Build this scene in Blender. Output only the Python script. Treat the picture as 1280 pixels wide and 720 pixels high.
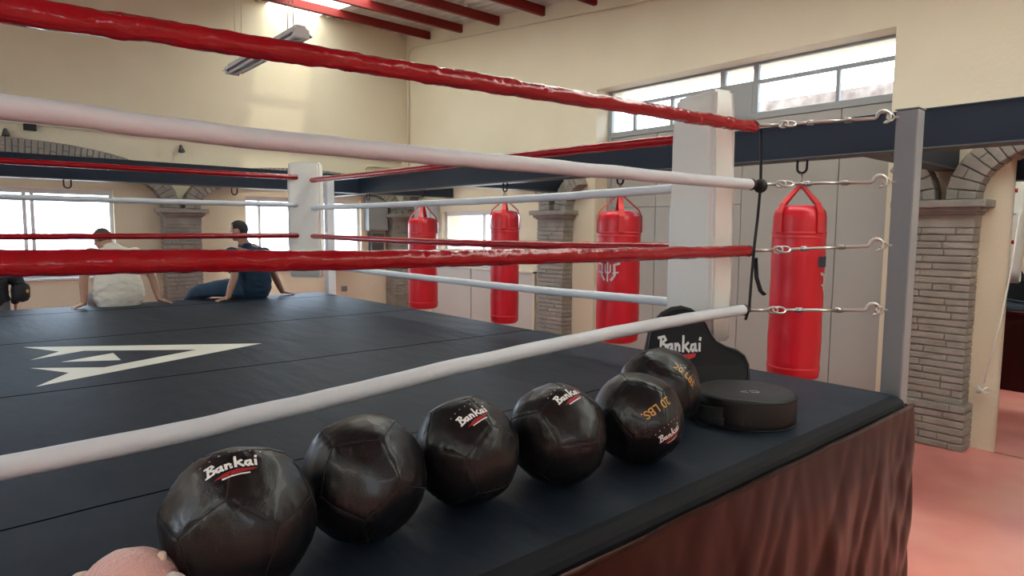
import bpy, bmesh, math, random
from mathutils import Vector, Matrix, noise
from mathutils.bvhtree import BVHTree
random.seed(7)
V = Vector
PI = math.pi
SC = bpy.context.scene
COL = SC.collection
for o in list(bpy.data.objects):
    bpy.data.objects.remove(o)

# ------------------------------------------------------------------ camera
cam_d = bpy.data.cameras.new('camera')
cam = bpy.data.objects.new('camera', cam_d)
COL.objects.link(cam)
SC.camera = cam
cam_d.sensor_width = 36.0
cam_d.lens = 804.8 / 1280 * 36
cam_d.clip_start = 0.02
yaw, pitch, roll = 0.7144, 0.08903, 0.00766
f = V((math.sin(yaw) * math.cos(pitch), math.cos(yaw) * math.cos(pitch), -math.sin(pitch)))
r0 = V((math.cos(yaw), -math.sin(yaw), 0))
u0 = r0.cross(f)
rr = r0 * math.cos(roll) + u0 * math.sin(roll)
uu = -r0 * math.sin(roll) + u0 * math.cos(roll)
M = Matrix((rr, uu, -f)).transposed().to_4x4()
M.translation = V((0, 0, 1.75))
cam.matrix_world = M

# ------------------------------------------------------------------ world, light, exposure
w = bpy.data.worlds.new('world')
SC.world = w
w.use_nodes = True
bg = w.node_tree.nodes['Background']
bg.inputs[0].default_value = (0.72, 0.86, 1.0, 1)
bg.inputs[1].default_value = 10.0


def area(name, loc, direction, sx, sy, power=None, color=(1, 1, 1), portal=True):
    d = bpy.data.lights.new(name, 'AREA')
    d.shape = 'RECTANGLE'
    d.size = sx
    d.size_y = sy
    o = bpy.data.objects.new(name, d)
    COL.objects.link(o)
    o.location = loc
    o.rotation_euler = V(direction).to_track_quat('-Z', 'Y').to_euler()
    if portal:
        d.cycles.is_portal = True
    else:
        d.energy = power
        d.color = color
    return o


area('daylight_gate', (7.2, 3.9, 3.1), (-1, 0, 0), 3.4, 1.0)
area('daylight_window_right', (6.85, 8.08, 1.62), (-1, 0, 0), 2.2, 1.1)
area('daylight_window_far_left', (0.35, 10.5, 1.65), (0, -1, 0), 2.8, 1.3)
area('daylight_window_far_right', (4.35, 10.5, 1.65), (0, -1, 0), 2.1, 1.3)
area('daylight_left_wall', (-6.9, 4.5, 2.9), (1, 0, 0), 5.0, 1.4)

area('daylight_back_wall', (-1.2, -5.5, 2.6), (0, 1, 0), 3.6, 0.6)
sd = bpy.data.lights.new('sun', 'SUN')
sd.energy = 14.0
sd.color = (1.0, 0.93, 0.8)
sd.angle = 0.05
so = bpy.data.objects.new('sun', sd)
COL.objects.link(so)
so.rotation_euler = V((-0.12, 0.80, -0.60)).to_track_quat('-Z', 'Y').to_euler()

SC.view_settings.view_transform = 'Standard'
SC.view_settings.look = 'None'
SC.view_settings.gamma = 1.0
SC.view_settings.use_curve_mapping = False
SC.view_settings.exposure = -0.14
SC.cycles.use_denoising = True
SC.cycles.max_bounces = 10
SC.cycles.diffuse_bounces = 6
SC.cycles.sample_clamp_indirect = 8.0
SC.cycles.caustics_reflective = False
SC.cycles.caustics_refractive = False

# ------------------------------------------------------------------ materials
MATS = {}


def mat(name, col, rough=0.6, metal=0.0, bump=None, vary=None, spec=0.5, coat=0.0, sheen=0.0):
    """bump=(scale, strength[, detail]); vary=(scale, other colour)"""
    m = bpy.data.materials.new(name)
    m.use_nodes = True
    nt = m.node_tree
    b = nt.nodes['Principled BSDF']
    b.inputs['Base Color'].default_value = (*col, 1)
    b.inputs['Roughness'].default_value = rough
    b.inputs['Metallic'].default_value = metal
    b.inputs['Specular IOR Level'].default_value = spec
    b.inputs['Coat Weight'].default_value = coat
    b.inputs['Sheen Weight'].default_value = sheen
    tc = nt.nodes.new('ShaderNodeTexCoord')
    if vary:
        n = nt.nodes.new('ShaderNodeTexNoise')
        n.inputs['Scale'].default_value = vary[0]
        n.inputs['Detail'].default_value = 6
        nt.links.new(tc.outputs['Object'], n.inputs['Vector'])
        rp = nt.nodes.new('ShaderNodeValToRGB')
        rp.color_ramp.elements[0].position = 0.35
        rp.color_ramp.elements[1].position = 0.65
        rp.color_ramp.elements[0].color = (*col, 1)
        rp.color_ramp.elements[1].color = (*vary[1], 1)
        nt.links.new(n.outputs['Fac'], rp.inputs['Fac'])
        nt.links.new(rp.outputs['Color'], b.inputs['Base Color'])
    if bump:
        n2 = nt.nodes.new('ShaderNodeTexNoise')
        n2.inputs['Scale'].default_value = bump[0]
        n2.inputs['Detail'].default_value = bump[2] if len(bump) > 2 else 4
        nt.links.new(tc.outputs['Object'], n2.inputs['Vector'])
        bp = nt.nodes.new('ShaderNodeBump')
        bp.inputs['Strength'].default_value = bump[1]
        bp.inputs['Distance'].default_value = 0.02
        nt.links.new(n2.outputs['Fac'], bp.inputs['Height'])
        nt.links.new(bp.outputs['Normal'], b.inputs['Normal'])
    MATS[name] = m
    return m


M_wall = mat('cream_wall_paint', (0.68, 0.605, 0.46), 0.85, bump=(30, 0.12), vary=(1.3, (0.71, 0.635, 0.49)), spec=0.2)
M_brick = mat('grey_painted_brick', (0.235, 0.215, 0.19), 0.7, bump=(60, 0.35), vary=(7, (0.30, 0.275, 0.24)))
M_beam = mat('navy_painted_steel', (0.010, 0.018, 0.034), 0.5, bump=(20, 0.05), spec=0.3)
M_flange = mat('dark_grey_steel_edge', (0.06, 0.06, 0.06), 0.5)
M_gate = mat('grey_gate_panel', (0.36, 0.35, 0.32), 0.55, bump=(8, 0.03))
M_gframe = mat('grey_gate_frame', (0.30, 0.31, 0.31), 0.5)
M_wframe = mat('white_window_frame', (0.75, 0.76, 0.77), 0.45)
M_redsteel = mat('red_oxide_steel', (0.20, 0.014, 0.012), 0.55, bump=(25, 0.1), spec=0.3)
M_roof = mat('galvanised_roof_sheet', (0.62, 0.60, 0.56), 0.5, 0.1, vary=(3, (0.52, 0.49, 0.45)))
M_conduit = mat('painted_conduit', (0.62, 0.56, 0.43), 0.6)
M_ebox = mat('grey_electric_box', (0.24, 0.25, 0.25), 0.5)
M_redrope = mat('red_vinyl_rope_sleeve', (0.34, 0.003, 0.010), 0.22, bump=(24, 0.30, 2), coat=0.1, spec=0.5)
M_whiterope = mat('white_vinyl_rope_sleeve', (0.66, 0.70, 0.75), 0.42, bump=(22, 0.15, 2))
M_pad = mat('off_white_corner_pad', (0.78, 0.76, 0.70), 0.45, bump=(9, 0.25))
M_post = mat('grey_ring_post_paint', (0.21, 0.225, 0.235), 0.45, bump=(30, 0.08))
M_post2 = mat('silver_ring_post_paint', (0.55, 0.60, 0.64), 0.4)
M_steel = mat('zinc_steel', (0.48, 0.46, 0.43), 0.32, 1.0)
M_black = mat('black_webbing', (0.012, 0.012, 0.014), 0.7)
M_blackvinyl = mat('black_vinyl', (0.007, 0.007, 0.008), 0.32, bump=(260, 0.10), coat=0.08, spec=0.4)
M_blackpad = mat('black_pad_cover', (0.014, 0.0125, 0.0125), 0.5, bump=(260, 0.15), spec=0.35)
M_blackcloth = mat('black_matte_fabric', (0.010, 0.010, 0.011), 0.75, bump=(300, 0.2))
M_white = mat('white_print', (0.85, 0.85, 0.83), 0.6)
M_redprint = mat('red_print', (0.35, 0.01, 0.015), 0.6)
M_gold = mat('gold_print', (0.62, 0.33, 0.07), 0.45)
M_silver = mat('silver_print', (0.6, 0.58, 0.58), 0.4)
M_bag = mat('red_bag_vinyl', (0.60, 0.008, 0.022), 0.36, bump=(12, 0.12))
M_bagband = mat('red_bag_strap', (0.66, 0.03, 0.035), 0.45)
M_navyprint = mat('navy_print', (0.02, 0.025, 0.06), 0.5)
M_pink = mat('pink_plush', (0.80, 0.46, 0.42), 0.9, bump=(120, 0.6), sheen=0.6)
M_plushbeige = mat('beige_plush', (0.82, 0.62, 0.50), 0.9, bump=(120, 0.5), sheen=0.5)
M_plushwhite = mat('pale_plush', (0.85, 0.76, 0.76), 0.9, bump=(120, 0.5), sheen=0.5)
M_skin = mat('skin', (0.40, 0.22, 0.15), 0.55, bump=(80, 0.1))
M_hair = mat('dark_hair', (0.018, 0.014, 0.012), 0.6, bump=(120, 0.8))
M_tee = mat('white_cotton', (0.74, 0.70, 0.62), 0.9, bump=(14, 0.5))
M_polo = mat('navy_cotton', (0.014, 0.040, 0.080), 0.9, bump=(14, 0.5))
M_jeans = mat('blue_denim', (0.035, 0.075, 0.13), 0.9, bump=(20, 0.4))
M_greypants = mat('grey_trousers', (0.16, 0.16, 0.16), 0.9, bump=(20, 0.4))
M_jacket = mat('dark_jacket_cloth', (0.012, 0.016, 0.024), 0.8, bump=(14, 0.4))
M_shoe = mat('black_shoe', (0.02, 0.02, 0.02), 0.5)
M_eye = mat('eye_white', (0.7, 0.7, 0.68), 0.3)
M_lampbody = mat('white_lamp_housing', (0.62, 0.60, 0.60), 0.35)
M_tube = mat('fluorescent_tube_glass', (0.85, 0.86, 0.88), 0.15)
M_out = mat('outdoor_concrete', (0.6, 0.58, 0.54), 0.9)
M_outbrick = mat('outdoor_block_wall', (0.17, 0.12, 0.10), 0.9, vary=(6, (0.32, 0.26, 0.22)), bump=(20, 0.4))


def glass_mat():
    m = bpy.data.materials.new('window_glass')
    m.use_nodes = True
    nt = m.node_tree
    nt.nodes.remove(nt.nodes['Principled BSDF'])
    t = nt.nodes.new('ShaderNodeBsdfTransparent')
    t.inputs[0].default_value = (0.95, 0.97, 1, 1)
    g = nt.nodes.new('ShaderNodeBsdfGlossy')
    g.inputs['Roughness'].default_value = 0.05
    x = nt.nodes.new('ShaderNodeMixShader')
    lw = nt.nodes.new('ShaderNodeLayerWeight')
    pw = nt.nodes.new('ShaderNodeMath')
    pw.operation = 'POWER'
    pw.inputs[1].default_value = 4.0
    ml = nt.nodes.new('ShaderNodeMath')
    ml.operation = 'MULTIPLY_ADD'
    ml.inputs[1].default_value = 0.5
    ml.inputs[2].default_value = 0.03
    nt.links.new(lw.outputs['Facing'], pw.inputs[0])
    nt.links.new(pw.outputs[0], ml.inputs[0])
    nt.links.new(ml.outputs[0], x.inputs[0])
    nt.links.new(t.outputs[0], x.inputs[1])
    nt.links.new(g.outputs[0], x.inputs[2])
    nt.links.new(x.outputs[0], nt.nodes['Material Output'].inputs[0])
    return m


M_glass = glass_mat()


def skylight_mat():
    m = bpy.data.materials.new('translucent_roof_sheet')
    m.use_nodes = True
    nt = m.node_tree
    nt.nodes.remove(nt.nodes['Principled BSDF'])
    t = nt.nodes.new('ShaderNodeBsdfTransparent')
    t.inputs[0].default_value = (1, 0.97, 0.88, 1)
    g = nt.nodes.new('ShaderNodeBsdfTranslucent')
    g.inputs[0].default_value = (0.95, 0.90, 0.75, 1)
    x = nt.nodes.new('ShaderNodeMixShader')
    x.inputs[0].default_value = 0.93
    nt.links.new(t.outputs[0], x.inputs[1])
    nt.links.new(g.outputs[0], x.inputs[2])
    nt.links.new(x.outputs[0], nt.nodes['Material Output'].inputs[0])
    return m


M_sky = skylight_mat()


def mirror_mat():
    return mat('mirror_silver', (0.86, 0.88, 0.87), 0.01, 1.0)


M_mirror = mirror_mat()


def floor_mat():
    m = mat('polished_red_concrete', (0.5, 0.16, 0.12), 0.22, vary=None)
    nt = m.node_tree
    b = nt.nodes['Principled BSDF']
    tc = nt.nodes.new('ShaderNodeTexCoord')
    n = nt.nodes.new('ShaderNodeTexNoise')
    n.inputs['Scale'].default_value = 0.8
    n.inputs['Detail'].default_value = 3.5
    n.inputs['Distortion'].default_value = 0.0
    rp = nt.nodes.new('ShaderNodeValToRGB')
    e = rp.color_ramp.elements
    e[0].position, e[0].color = 0.28, (0.50, 0.17, 0.14, 1)
    e[1].position, e[1].color = 0.72, (0.86, 0.50, 0.49, 1)
    k = e.new(0.48)
    k.color = (0.72, 0.25, 0.22, 1)
    k = e.new(0.60)
    k.color = (0.78, 0.33, 0.27, 1)
    nt.links.new(tc.outputs['Object'], n.inputs['Vector'])
    nt.links.new(n.outputs['Fac'], rp.inputs['Fac'])
    nt.links.new(rp.outputs['Color'], b.inputs['Base Color'])
    n2 = nt.nodes.new('ShaderNodeTexNoise')
    n2.inputs['Scale'].default_value = 1.0
    mr = nt.nodes.new('ShaderNodeMapRange')
    mr.inputs['To Min'].default_value = 0.22
    mr.inputs['To Max'].default_value = 0.30
    nt.links.new(tc.outputs['Object'], n2.inputs['Vector'])
    nt.links.new(n2.outputs['Fac'], mr.inputs['Value'])
    nt.links.new(mr.outputs[0], b.inputs['Roughness'])
    return m


M_floor = floor_mat()


def canvas_mat():
    """ring canvas: dark slate cloth, thin sewn seams across it at fixed places"""
    m = mat('ring_canvas', (0.030, 0.038, 0.050), 0.58, bump=None, spec=0.22)
    nt = m.node_tree
    b = nt.nodes['Principled BSDF']
    tc = nt.nodes.new('ShaderNodeTexCoord')
    sep = nt.nodes.new('ShaderNodeSeparateXYZ')
    nt.links.new(tc.outputs['Object'], sep.inputs[0])
    wob = nt.nodes.new('ShaderNodeTexNoise')
    wob.inputs['Scale'].default_value = 1.5
    nt.links.new(tc.outputs['Object'], wob.inputs['Vector'])

    def mth(op, a, bb=None):
        n = nt.nodes.new('ShaderNodeMath')
        n.operation = op
        for i, v in enumerate((a, bb)):
            if v is None:
                continue
            if isinstance(v, (int, float)):
                n.inputs[i].default_value = v
            else:
                nt.links.new(v, n.inputs[i])
        return n.outputs[0]
    yy = mth('ADD', sep.outputs['Y'], mth('MULTIPLY', wob.outputs['Fac'], 0.06))
    s = None
    for k in (2.13, 3.80, 5.52, 7.28):
        d = mth('ABSOLUTE', mth('SUBTRACT', yy, k + 0.03))
        g = mth('LESS_THAN', d, 0.0025 + 0.0016 * k)
        s = g if s is None else mth('MAXIMUM', s, g)
    mx = nt.nodes.new('ShaderNodeMix')
    mx.data_type = 'RGBA'
    n = nt.nodes.new('ShaderNodeTexNoise')
    n.inputs['Scale'].default_value = 2.2
    n.inputs['Detail'].default_value = 5
    nt.links.new(tc.outputs['Object'], n.inputs['Vector'])
    rp = nt.nodes.new('ShaderNodeValToRGB')
    rp.color_ramp.elements[0].position = 0.3
    rp.color_ramp.elements[0].color = (0.009, 0.015, 0.026, 1)
    rp.color_ramp.elements[1].position = 0.75
    rp.color_ramp.elements[1].color = (0.014, 0.022, 0.036, 1)
    nt.links.new(n.outputs['Fac'], rp.inputs['Fac'])
    nt.links.new(rp.outputs['Color'], mx.inputs['A'])
    mx.inputs['B'].default_value = (0.004, 0.005, 0.008, 1)
    nt.links.new(s, mx.inputs['Factor'])
    nt.links.new(mx.outputs['Result'], b.inputs['Base Color'])
    nt.links.new(mth('MULTIPLY', mth('SUBTRACT', 1.0, s), 0.22), b.inputs['Specular IOR Level'])
    # weave + soft wrinkles
    n3 = nt.nodes.new('ShaderNodeTexNoise')
    n3.inputs['Scale'].default_value = 4.0
    n3.inputs['Detail'].default_value = 3
    mp = nt.nodes.new('ShaderNodeMapping')
    mp.inputs['Scale'].default_value = (1.6, 0.5, 1)
    nt.links.new(tc.outputs['Object'], mp.inputs[0])
    nt.links.new(mp.outputs[0], n3.inputs['Vector'])
    n4 = nt.nodes.new('ShaderNodeTexNoise')
    n4.inputs['Scale'].default_value = 500
    nt.links.new(tc.outputs['Object'], n4.inputs['Vector'])
    hh = mth('ADD', n3.outputs['Fac'], mth('MULTIPLY', n4.outputs['Fac'], 0.02))
    bp = nt.nodes.new('ShaderNodeBump')
    bp.inputs['Strength'].default_value = 0.35
    bp.inputs['Distance'].default_value = 0.03
    nt.links.new(hh, bp.inputs['Height'])
    nt.links.new(bp.outputs['Normal'], b.inputs['Normal'])
    return m


M_canvas = canvas_mat()
M_logo = mat('white_canvas_print', (0.75, 0.74, 0.66), 0.6)
M_apron_edge_shade = mat('black_apron_and_edge_shade', (0.008, 0.009, 0.012), 0.7, bump=(400, 0.2), spec=0.2)
M_skirt = mat('brown_satin_skirt', (0.034, 0.0100, 0.0072), 0.27, 0.5, spec=0.2)

# ------------------------------------------------------------------ mesh helpers


def obj(name, bm, m, parent=None, smooth=False, kind=None):
    me = bpy.data.meshes.new(name)
    bmesh.ops.recalc_face_normals(bm, faces=bm.faces[:])
    bm.to_mesh(me)
    bm.free()
    if smooth:
        for p in me.polygons:
            p.use_smooth = True
    if m is not None:
        me.materials.append(m)
    o = bpy.data.objects.new(name, me)
    COL.objects.link(o)
    if parent is not None:
        o.parent = parent
    if kind:
        o['kind'] = kind
    return o


def tag(o, label, cat, group=None, kind=None):
    o['label'] = label
    o['category'] = cat
    if group:
        o['group'] = group
    if kind:
        o['kind'] = kind
    return o


def thing(name, label, cat, loc=(0, 0, 0), rz=0.0, group=None):
    o = bpy.data.objects.new(name, None)
    o.empty_display_size = 0.1
    COL.objects.link(o)
    o.location = loc
    o.rotation_euler = (0, 0, rz)
    return tag(o, label, cat, group)


def structure(name, loc=(0, 0, 0), rz=0.0):
    o = bpy.data.objects.new(name, None)
    COL.objects.link(o)
    o.location = loc
    o.rotation_euler = (0, 0, rz)
    o['kind'] = 'structure'
    return o


def box(bm, lo, hi, bevel=0.0, jitter=0.0):
    lo, hi = V(lo), V(hi)
    ret = bmesh.ops.create_cube(bm, size=1.0)
    vs = ret['verts']
    c = (lo + hi) / 2
    d = hi - lo
    for v in vs:
        v.co = V((v.co.x * d.x, v.co.y * d.y, v.co.z * d.z)) + c
        if jitter:
            v.co += V((random.uniform(-1, 1), random.uniform(-1, 1), random.uniform(-1, 1))) * jitter
    if bevel > 0:
        es = {e for v in vs for e in v.link_edges}
        bmesh.ops.bevel(bm, geom=list(es), offset=bevel, segments=2 if bevel > 0.004 else 1, affect='EDGES', profile=0.5)
    return vs


def newbox(lo, hi, bevel=0.0):
    bm = bmesh.new()
    box(bm, lo, hi, bevel)
    return bm


def frames(pts):
    """tangent + parallel-transport normals along a polyline"""
    n = len(pts)
    T = []
    for i in range(n):
        a = pts[max(i - 1, 0)]
        b = pts[min(i + 1, n - 1)]
        T.append((b - a).normalized())
    ref = V((0, 0, 1)) if abs(T[0].z) < 0.9 else V((1, 0, 0))
    N = [(ref - T[0] * ref.dot(T[0])).normalized()]
    for i in range(1, n):
        v = N[-1] - T[i] * N[-1].dot(T[i])
        N.append(v.normalized())
    return T, N


def tube(bm, pts, rad, seg=10, caps=True, rfun=None, closed=False):
    """tube along pts. rad: number or list of numbers or list of (ra, rb)"""
    pts = [V(p) for p in pts]
    T, N = frames(pts)
    if closed:
        n = len(pts)
        T = [(pts[(i + 1) % n] - pts[i - 1]).normalized() for i in range(n)]
    rings = []
    for i, p in enumerate(pts):
        r = rad[i] if isinstance(rad, (list, tuple)) else rad
        ra, rb = r if isinstance(r, (list, tuple)) else (r, r)
        nrm = (N[i] - T[i] * N[i].dot(T[i])).normalized()
        B = T[i].cross(nrm)
        ring = []
        for k in range(seg):
            a = 2 * PI * k / seg
            s = rfun(i, a) if rfun else 1.0
            ring.append(bm.verts.new(p + nrm * math.cos(a) * ra * s + B * math.sin(a) * rb * s))
        rings.append(ring)
    m = len(rings)
    for i in range(m if closed else m - 1):
        A, Bq = rings[i], rings[(i + 1) % m]
        for k in range(seg):
            bm.faces.new((A[k], A[(k + 1) % seg], Bq[(k + 1) % seg], Bq[k]))
    if caps and not closed:
        bm.faces.new(rings[0][::-1])
        bm.faces.new(rings[-1])
    return rings


def limb(bm, pts, radii, side=None, seg=14, sub=3):
    """closed tapered limb with rounded ends; radii numbers or (across, through); side = across direction"""
    P = [V(p) for p in pts]
    R = [r if isinstance(r, (tuple, list)) else (r, r) for r in radii]
    # catmull-rom resample
    pp, rq = [], []
    n = len(P)
    for i in range(n - 1):
        p0, p1, p2, p3 = P[max(i - 1, 0)], P[i], P[i + 1], P[min(i + 2, n - 1)]
        for k in range(sub):
            t = k / sub
            pp.append(0.5 * ((2 * p1) + (p2 - p0) * t + (2 * p0 - 5 * p1 + 4 * p2 - p3) * t * t + (3 * p1 - p0 - 3 * p2 + p3) * t ** 3))
            rq.append(tuple(R[i][j] * (1 - t) + R[i + 1][j] * t for j in (0, 1)))
    pp.append(P[-1])
    rq.append(R[-1])
    # rounded ends
    t0 = (pp[0] - pp[1]).normalized()
    t1 = (pp[-1] - pp[-2]).normalized()
    r_0, r_1 = rq[0], rq[-1]
    m0 = min(r_0)
    m1 = min(r_1)
    pp = [pp[0] + t0 * m0 * 0.95, pp[0] + t0 * m0 * 0.6] + pp + [pp[-1] + t1 * m1 * 0.6, pp[-1] + t1 * m1 * 0.95]
    rq = [(r_0[0] * .3, r_0[1] * .3), (r_0[0] * .8, r_0[1] * .8)] + rq + [(r_1[0] * .8, r_1[1] * .8), (r_1[0] * .3, r_1[1] * .3)]
    n = len(pp)
    rings = []
    T, N = frames(pp)
    for i in range(n):
        if side is not None:
            s = V(side)
            s = (s - T[i] * s.dot(T[i])).normalized()
        else:
            s = N[i]
        B = T[i].cross(s)
        rings.append([bm.verts.new(pp[i] + s * math.cos(2 * PI * k / seg) * rq[i][0] + B * math.sin(2 * PI * k / seg) * rq[i][1]) for k in range(seg)])
    for i in range(n - 1):
        for k in range(seg):
            bm.faces.new((rings[i][k], rings[i][(k + 1) % seg], rings[i + 1][(k + 1) % seg], rings[i + 1][k]))
    bm.faces.new(rings[0][::-1])
    bm.faces.new(rings[-1])


def ellipsoid(bm, c, r, rot=None, seg=24, rings=16):
    ret = bmesh.ops.create_uvsphere(bm, u_segments=seg, v_segments=rings, radius=1.0)
    Mx = Matrix.Translation(V(c)) @ (rot.to_4x4() if rot else Matrix.Identity(4)) @ Matrix.Diagonal((*r, 1))
    bmesh.ops.transform(bm, matrix=Mx, verts=ret['verts'])
    return ret['verts']


def lathe(bm, prof, seg=32, c=(0, 0, 0), cap=True):
    c = V(c)
    rings = [[bm.verts.new(c + V((r * math.cos(2 * PI * k / seg), r * math.sin(2 * PI * k / seg), z))) for k in range(seg)] for r, z in prof]
    for i in range(len(rings) - 1):
        for k in range(seg):
            bm.faces.new((rings[i][k], rings[i][(k + 1) % seg], rings[i + 1][(k + 1) % seg], rings[i + 1][k]))
    if cap:
        bm.faces.new(rings[0][::-1])
        bm.faces.new(rings[-1])


def fuse(name, bm, m, parent=None, voxel=0.008, smooth=4, wrinkle=None, kind=None):
    """join overlapping closed shapes of bm into one continuous skin"""
    me = bpy.data.meshes.new(name)
    bmesh.ops.recalc_face_normals(bm, faces=bm.faces[:])
    bm.to_mesh(me)
    bm.free()
    o = bpy.data.objects.new(name, me)
    COL.objects.link(o)
    md = o.modifiers.new('r', 'REMESH')
    md.mode = 'VOXEL'
    md.voxel_size = voxel
    dg = bpy.context.evaluated_depsgraph_get()
    dg.update()
    me2 = bpy.data.meshes.new_from_object(o.evaluated_get(dg))
    bpy.data.objects.remove(o)
    b2 = bmesh.new()
    b2.from_mesh(me2)
    for _ in range(smooth):
        bmesh.ops.smooth_vert(b2, verts=b2.verts[:], factor=0.5, use_axis_x=True, use_axis_y=True, use_axis_z=True)
    if wrinkle:
        sc_, amp = wrinkle
        b2.normal_update()
        for v in b2.verts:
            q = V((v.co.x * sc_, v.co.y * sc_, v.co.z * sc_ * 1.8))
            v.co += v.normal * (noise.noise(q) * amp + noise.noise(q * 2.3) * amp * .4)
    return obj(name, b2, m, parent, True, kind)


# ------------------------------------------------------------------ room shell
def zroof(y):
    return 5.15 - (10.2 - y) * 0.101


def wall_mesh(axis, p0, p1, us, zs, holes, top=None):
    """wall slab between planes p0 and p1 of the axis ('x' or 'y'), cells us x zs, holes = list of (u0,u1,z0,z1)"""
    bm = bmesh.new()

    def inhole(u, z):
        return any(a < u < b and c < z < d for a, b, c, d in holes)

    def P(p, u, z):
        if top and abs(z - zs[-1]) < 1e-6:
            z = top(u)
        return (p, u, z) if axis == 'x' else (u, p, z)

    def q(*pts):
        bm.faces.new([bm.verts.new(a) for a in pts])
    nu, nz = len(us) - 1, len(zs) - 1
    solid = [[not inhole((us[i] + us[i + 1]) / 2, (zs[j] + zs[j + 1]) / 2) for j in range(nz)] for i in range(nu)]
    for i in range(nu):
        for j in range(nz):
            if not solid[i][j]:
                continue
            a, b, c, d = us[i], us[i + 1], zs[j], zs[j + 1]
            for p in (p0, p1):
                q(P(p, a, c), P(p, b, c), P(p, b, d), P(p, a, d))
            if i == 0 or not solid[i - 1][j]:
                q(P(p0, a, c), P(p1, a, c), P(p1, a, d), P(p0, a, d))
            if i == nu - 1 or not solid[i + 1][j]:
                q(P(p0, b, c), P(p1, b, c), P(p1, b, d), P(p0, b, d))
            if j == 0 or not solid[i][j - 1]:
                q(P(p0, a, c), P(p1, a, c), P(p1, b, c), P(p0, b, c))
            if j == nz - 1 or not solid[i][j + 1]:
                q(P(p0, a, d), P(p1, a, d), P(p1, b, d), P(p0, b, d))
    bmesh.ops.remove_doubles(bm, verts=bm.verts[:], dist=1e-5)
    return bm


WX, WY = 6.25, 10.1
GZ = 3.53
obj('floor', newbox((-6.6, -5.4, -0.1), (6.75, 10.5, 0)), M_floor, kind='structure')
obj('wall_right', wall_mesh('x', WX, 6.75, [-5.4, 2.17, 5.60, 7.06, 9.02, 10.5], [0, 1.17, 2.05, GZ, 5.2],
                            [(2.17, 5.60, 0, GZ), (7.06, 9.02, 1.17, 2.05)], lambda u: zroof(u) + 0.05), M_wall, kind='structure')
obj('wall_far', wall_mesh('y', WY, 10.4, [-6.6, -1.0, 1.66, 3.38, 5.32, 6.25], [0, 1.10, 2.24, 5.2],
                          [(-1.0, 1.66, 1.10, 2.24), (3.38, 5.32, 1.10, 2.24)], lambda u: zroof(10.1) + 0.06), M_wall, kind='structure')
obj('wall_left', wall_mesh('x', -6.6, -6.35, [-5.4, 2.0, 7.0, 10.1], [0, 2.2, 3.6, 5.2],
                           [(2.0, 7.0, 2.2, 3.6)], zroof), M_wall, kind='structure')
obj('wall_back', wall_mesh('y', -5.4, -5.15, [-6.6, -3.0, 0.6, 6.25], [0, 2.3, 2.9, 3.6],
                           [(-3.0, 0.6, 2.3, 2.9)], lambda u: zroof(-5.3)), M_wall, kind='structure')
g = obj('floor_outdoor', newbox((-60, -60, -0.3), (60, 60, -0.12)), M_out, kind='structure')

# roof: corrugated sheets with translucent strips between x ranges
strips = [(-6.6, -4.2, 0), (-4.2, -3.35, 1), (-3.35, -0.25, 0), (-0.25, 0.6, 0), (0.6, 3.78, 0), (3.78, 4.62, 1), (4.62, 6.75, 0)]


def corr(x0, x1, y0, y1, t):
    bm = bmesh.new()
    n = int((x1 - x0) / 0.0125)
    cols = []
    for i in range(n + 1):
        x = x0 + (x1 - x0) * i / n
        dz = 0.026 * math.sin(2 * PI * x / 0.16) + t
        cols.append((bm.verts.new((x, y0, zroof(y0) + 0.03 + dz)), bm.verts.new((x, y1, zroof(y1) + 0.03 + dz))))
    for i in range(n):
        bm.faces.new((cols[i][0], cols[i + 1][0], cols[i + 1][1], cols[i][1]))
    return bm


ceil = structure('ceiling')
for x0, x1, k in strips:
    obj('skylight_sheet' if k else 'roof_sheet', corr(x0, x1, -5.4, 10.45, 0.0), M_sky if k else M_roof, ceil, True)

for i, y in enumerate([9.38, 8.47, 7.56, 6.59, 5.65, 4.7, 3.75, 2.8, 1.85, 0.9]):
    zb = zroof(y) - 0.12
    bm = bmesh.new()
    box(bm, (-6.35, y - 0.03, zb), (6.25, y - 0.024, zb + 0.12))
    box(bm, (-6.35, y - 0.03, zb), (6.25, y + 0.03, zb + 0.006))
    box(bm, (-6.35, y - 0.03, zb + 0.114), (6.25, y + 0.03, zb + 0.12))
    box(bm, (-6.35, y + 0.024, zb), (6.25, y + 0.03, zb + 0.02))
    where = ['closest to the far wall', 'second from the far wall', 'third from the far wall', 'fourth from the far wall']
    if i < 4:
        o = obj('roof_purlin', bm, M_redsteel)
        tag(o, 'red steel roof purlin under the corrugated sheets, ' + where[i], 'purlin', 'red purlins under the roof')
    else:
        o = obj('roof_purlin', bm, M_redsteel)
        tag(o, 'red steel roof purlin above the middle of the hall', 'purlin', 'red purlins above the middle of the hall')

# ---- brick columns (local: width on X, front toward -Y, wall at y=0)


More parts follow.
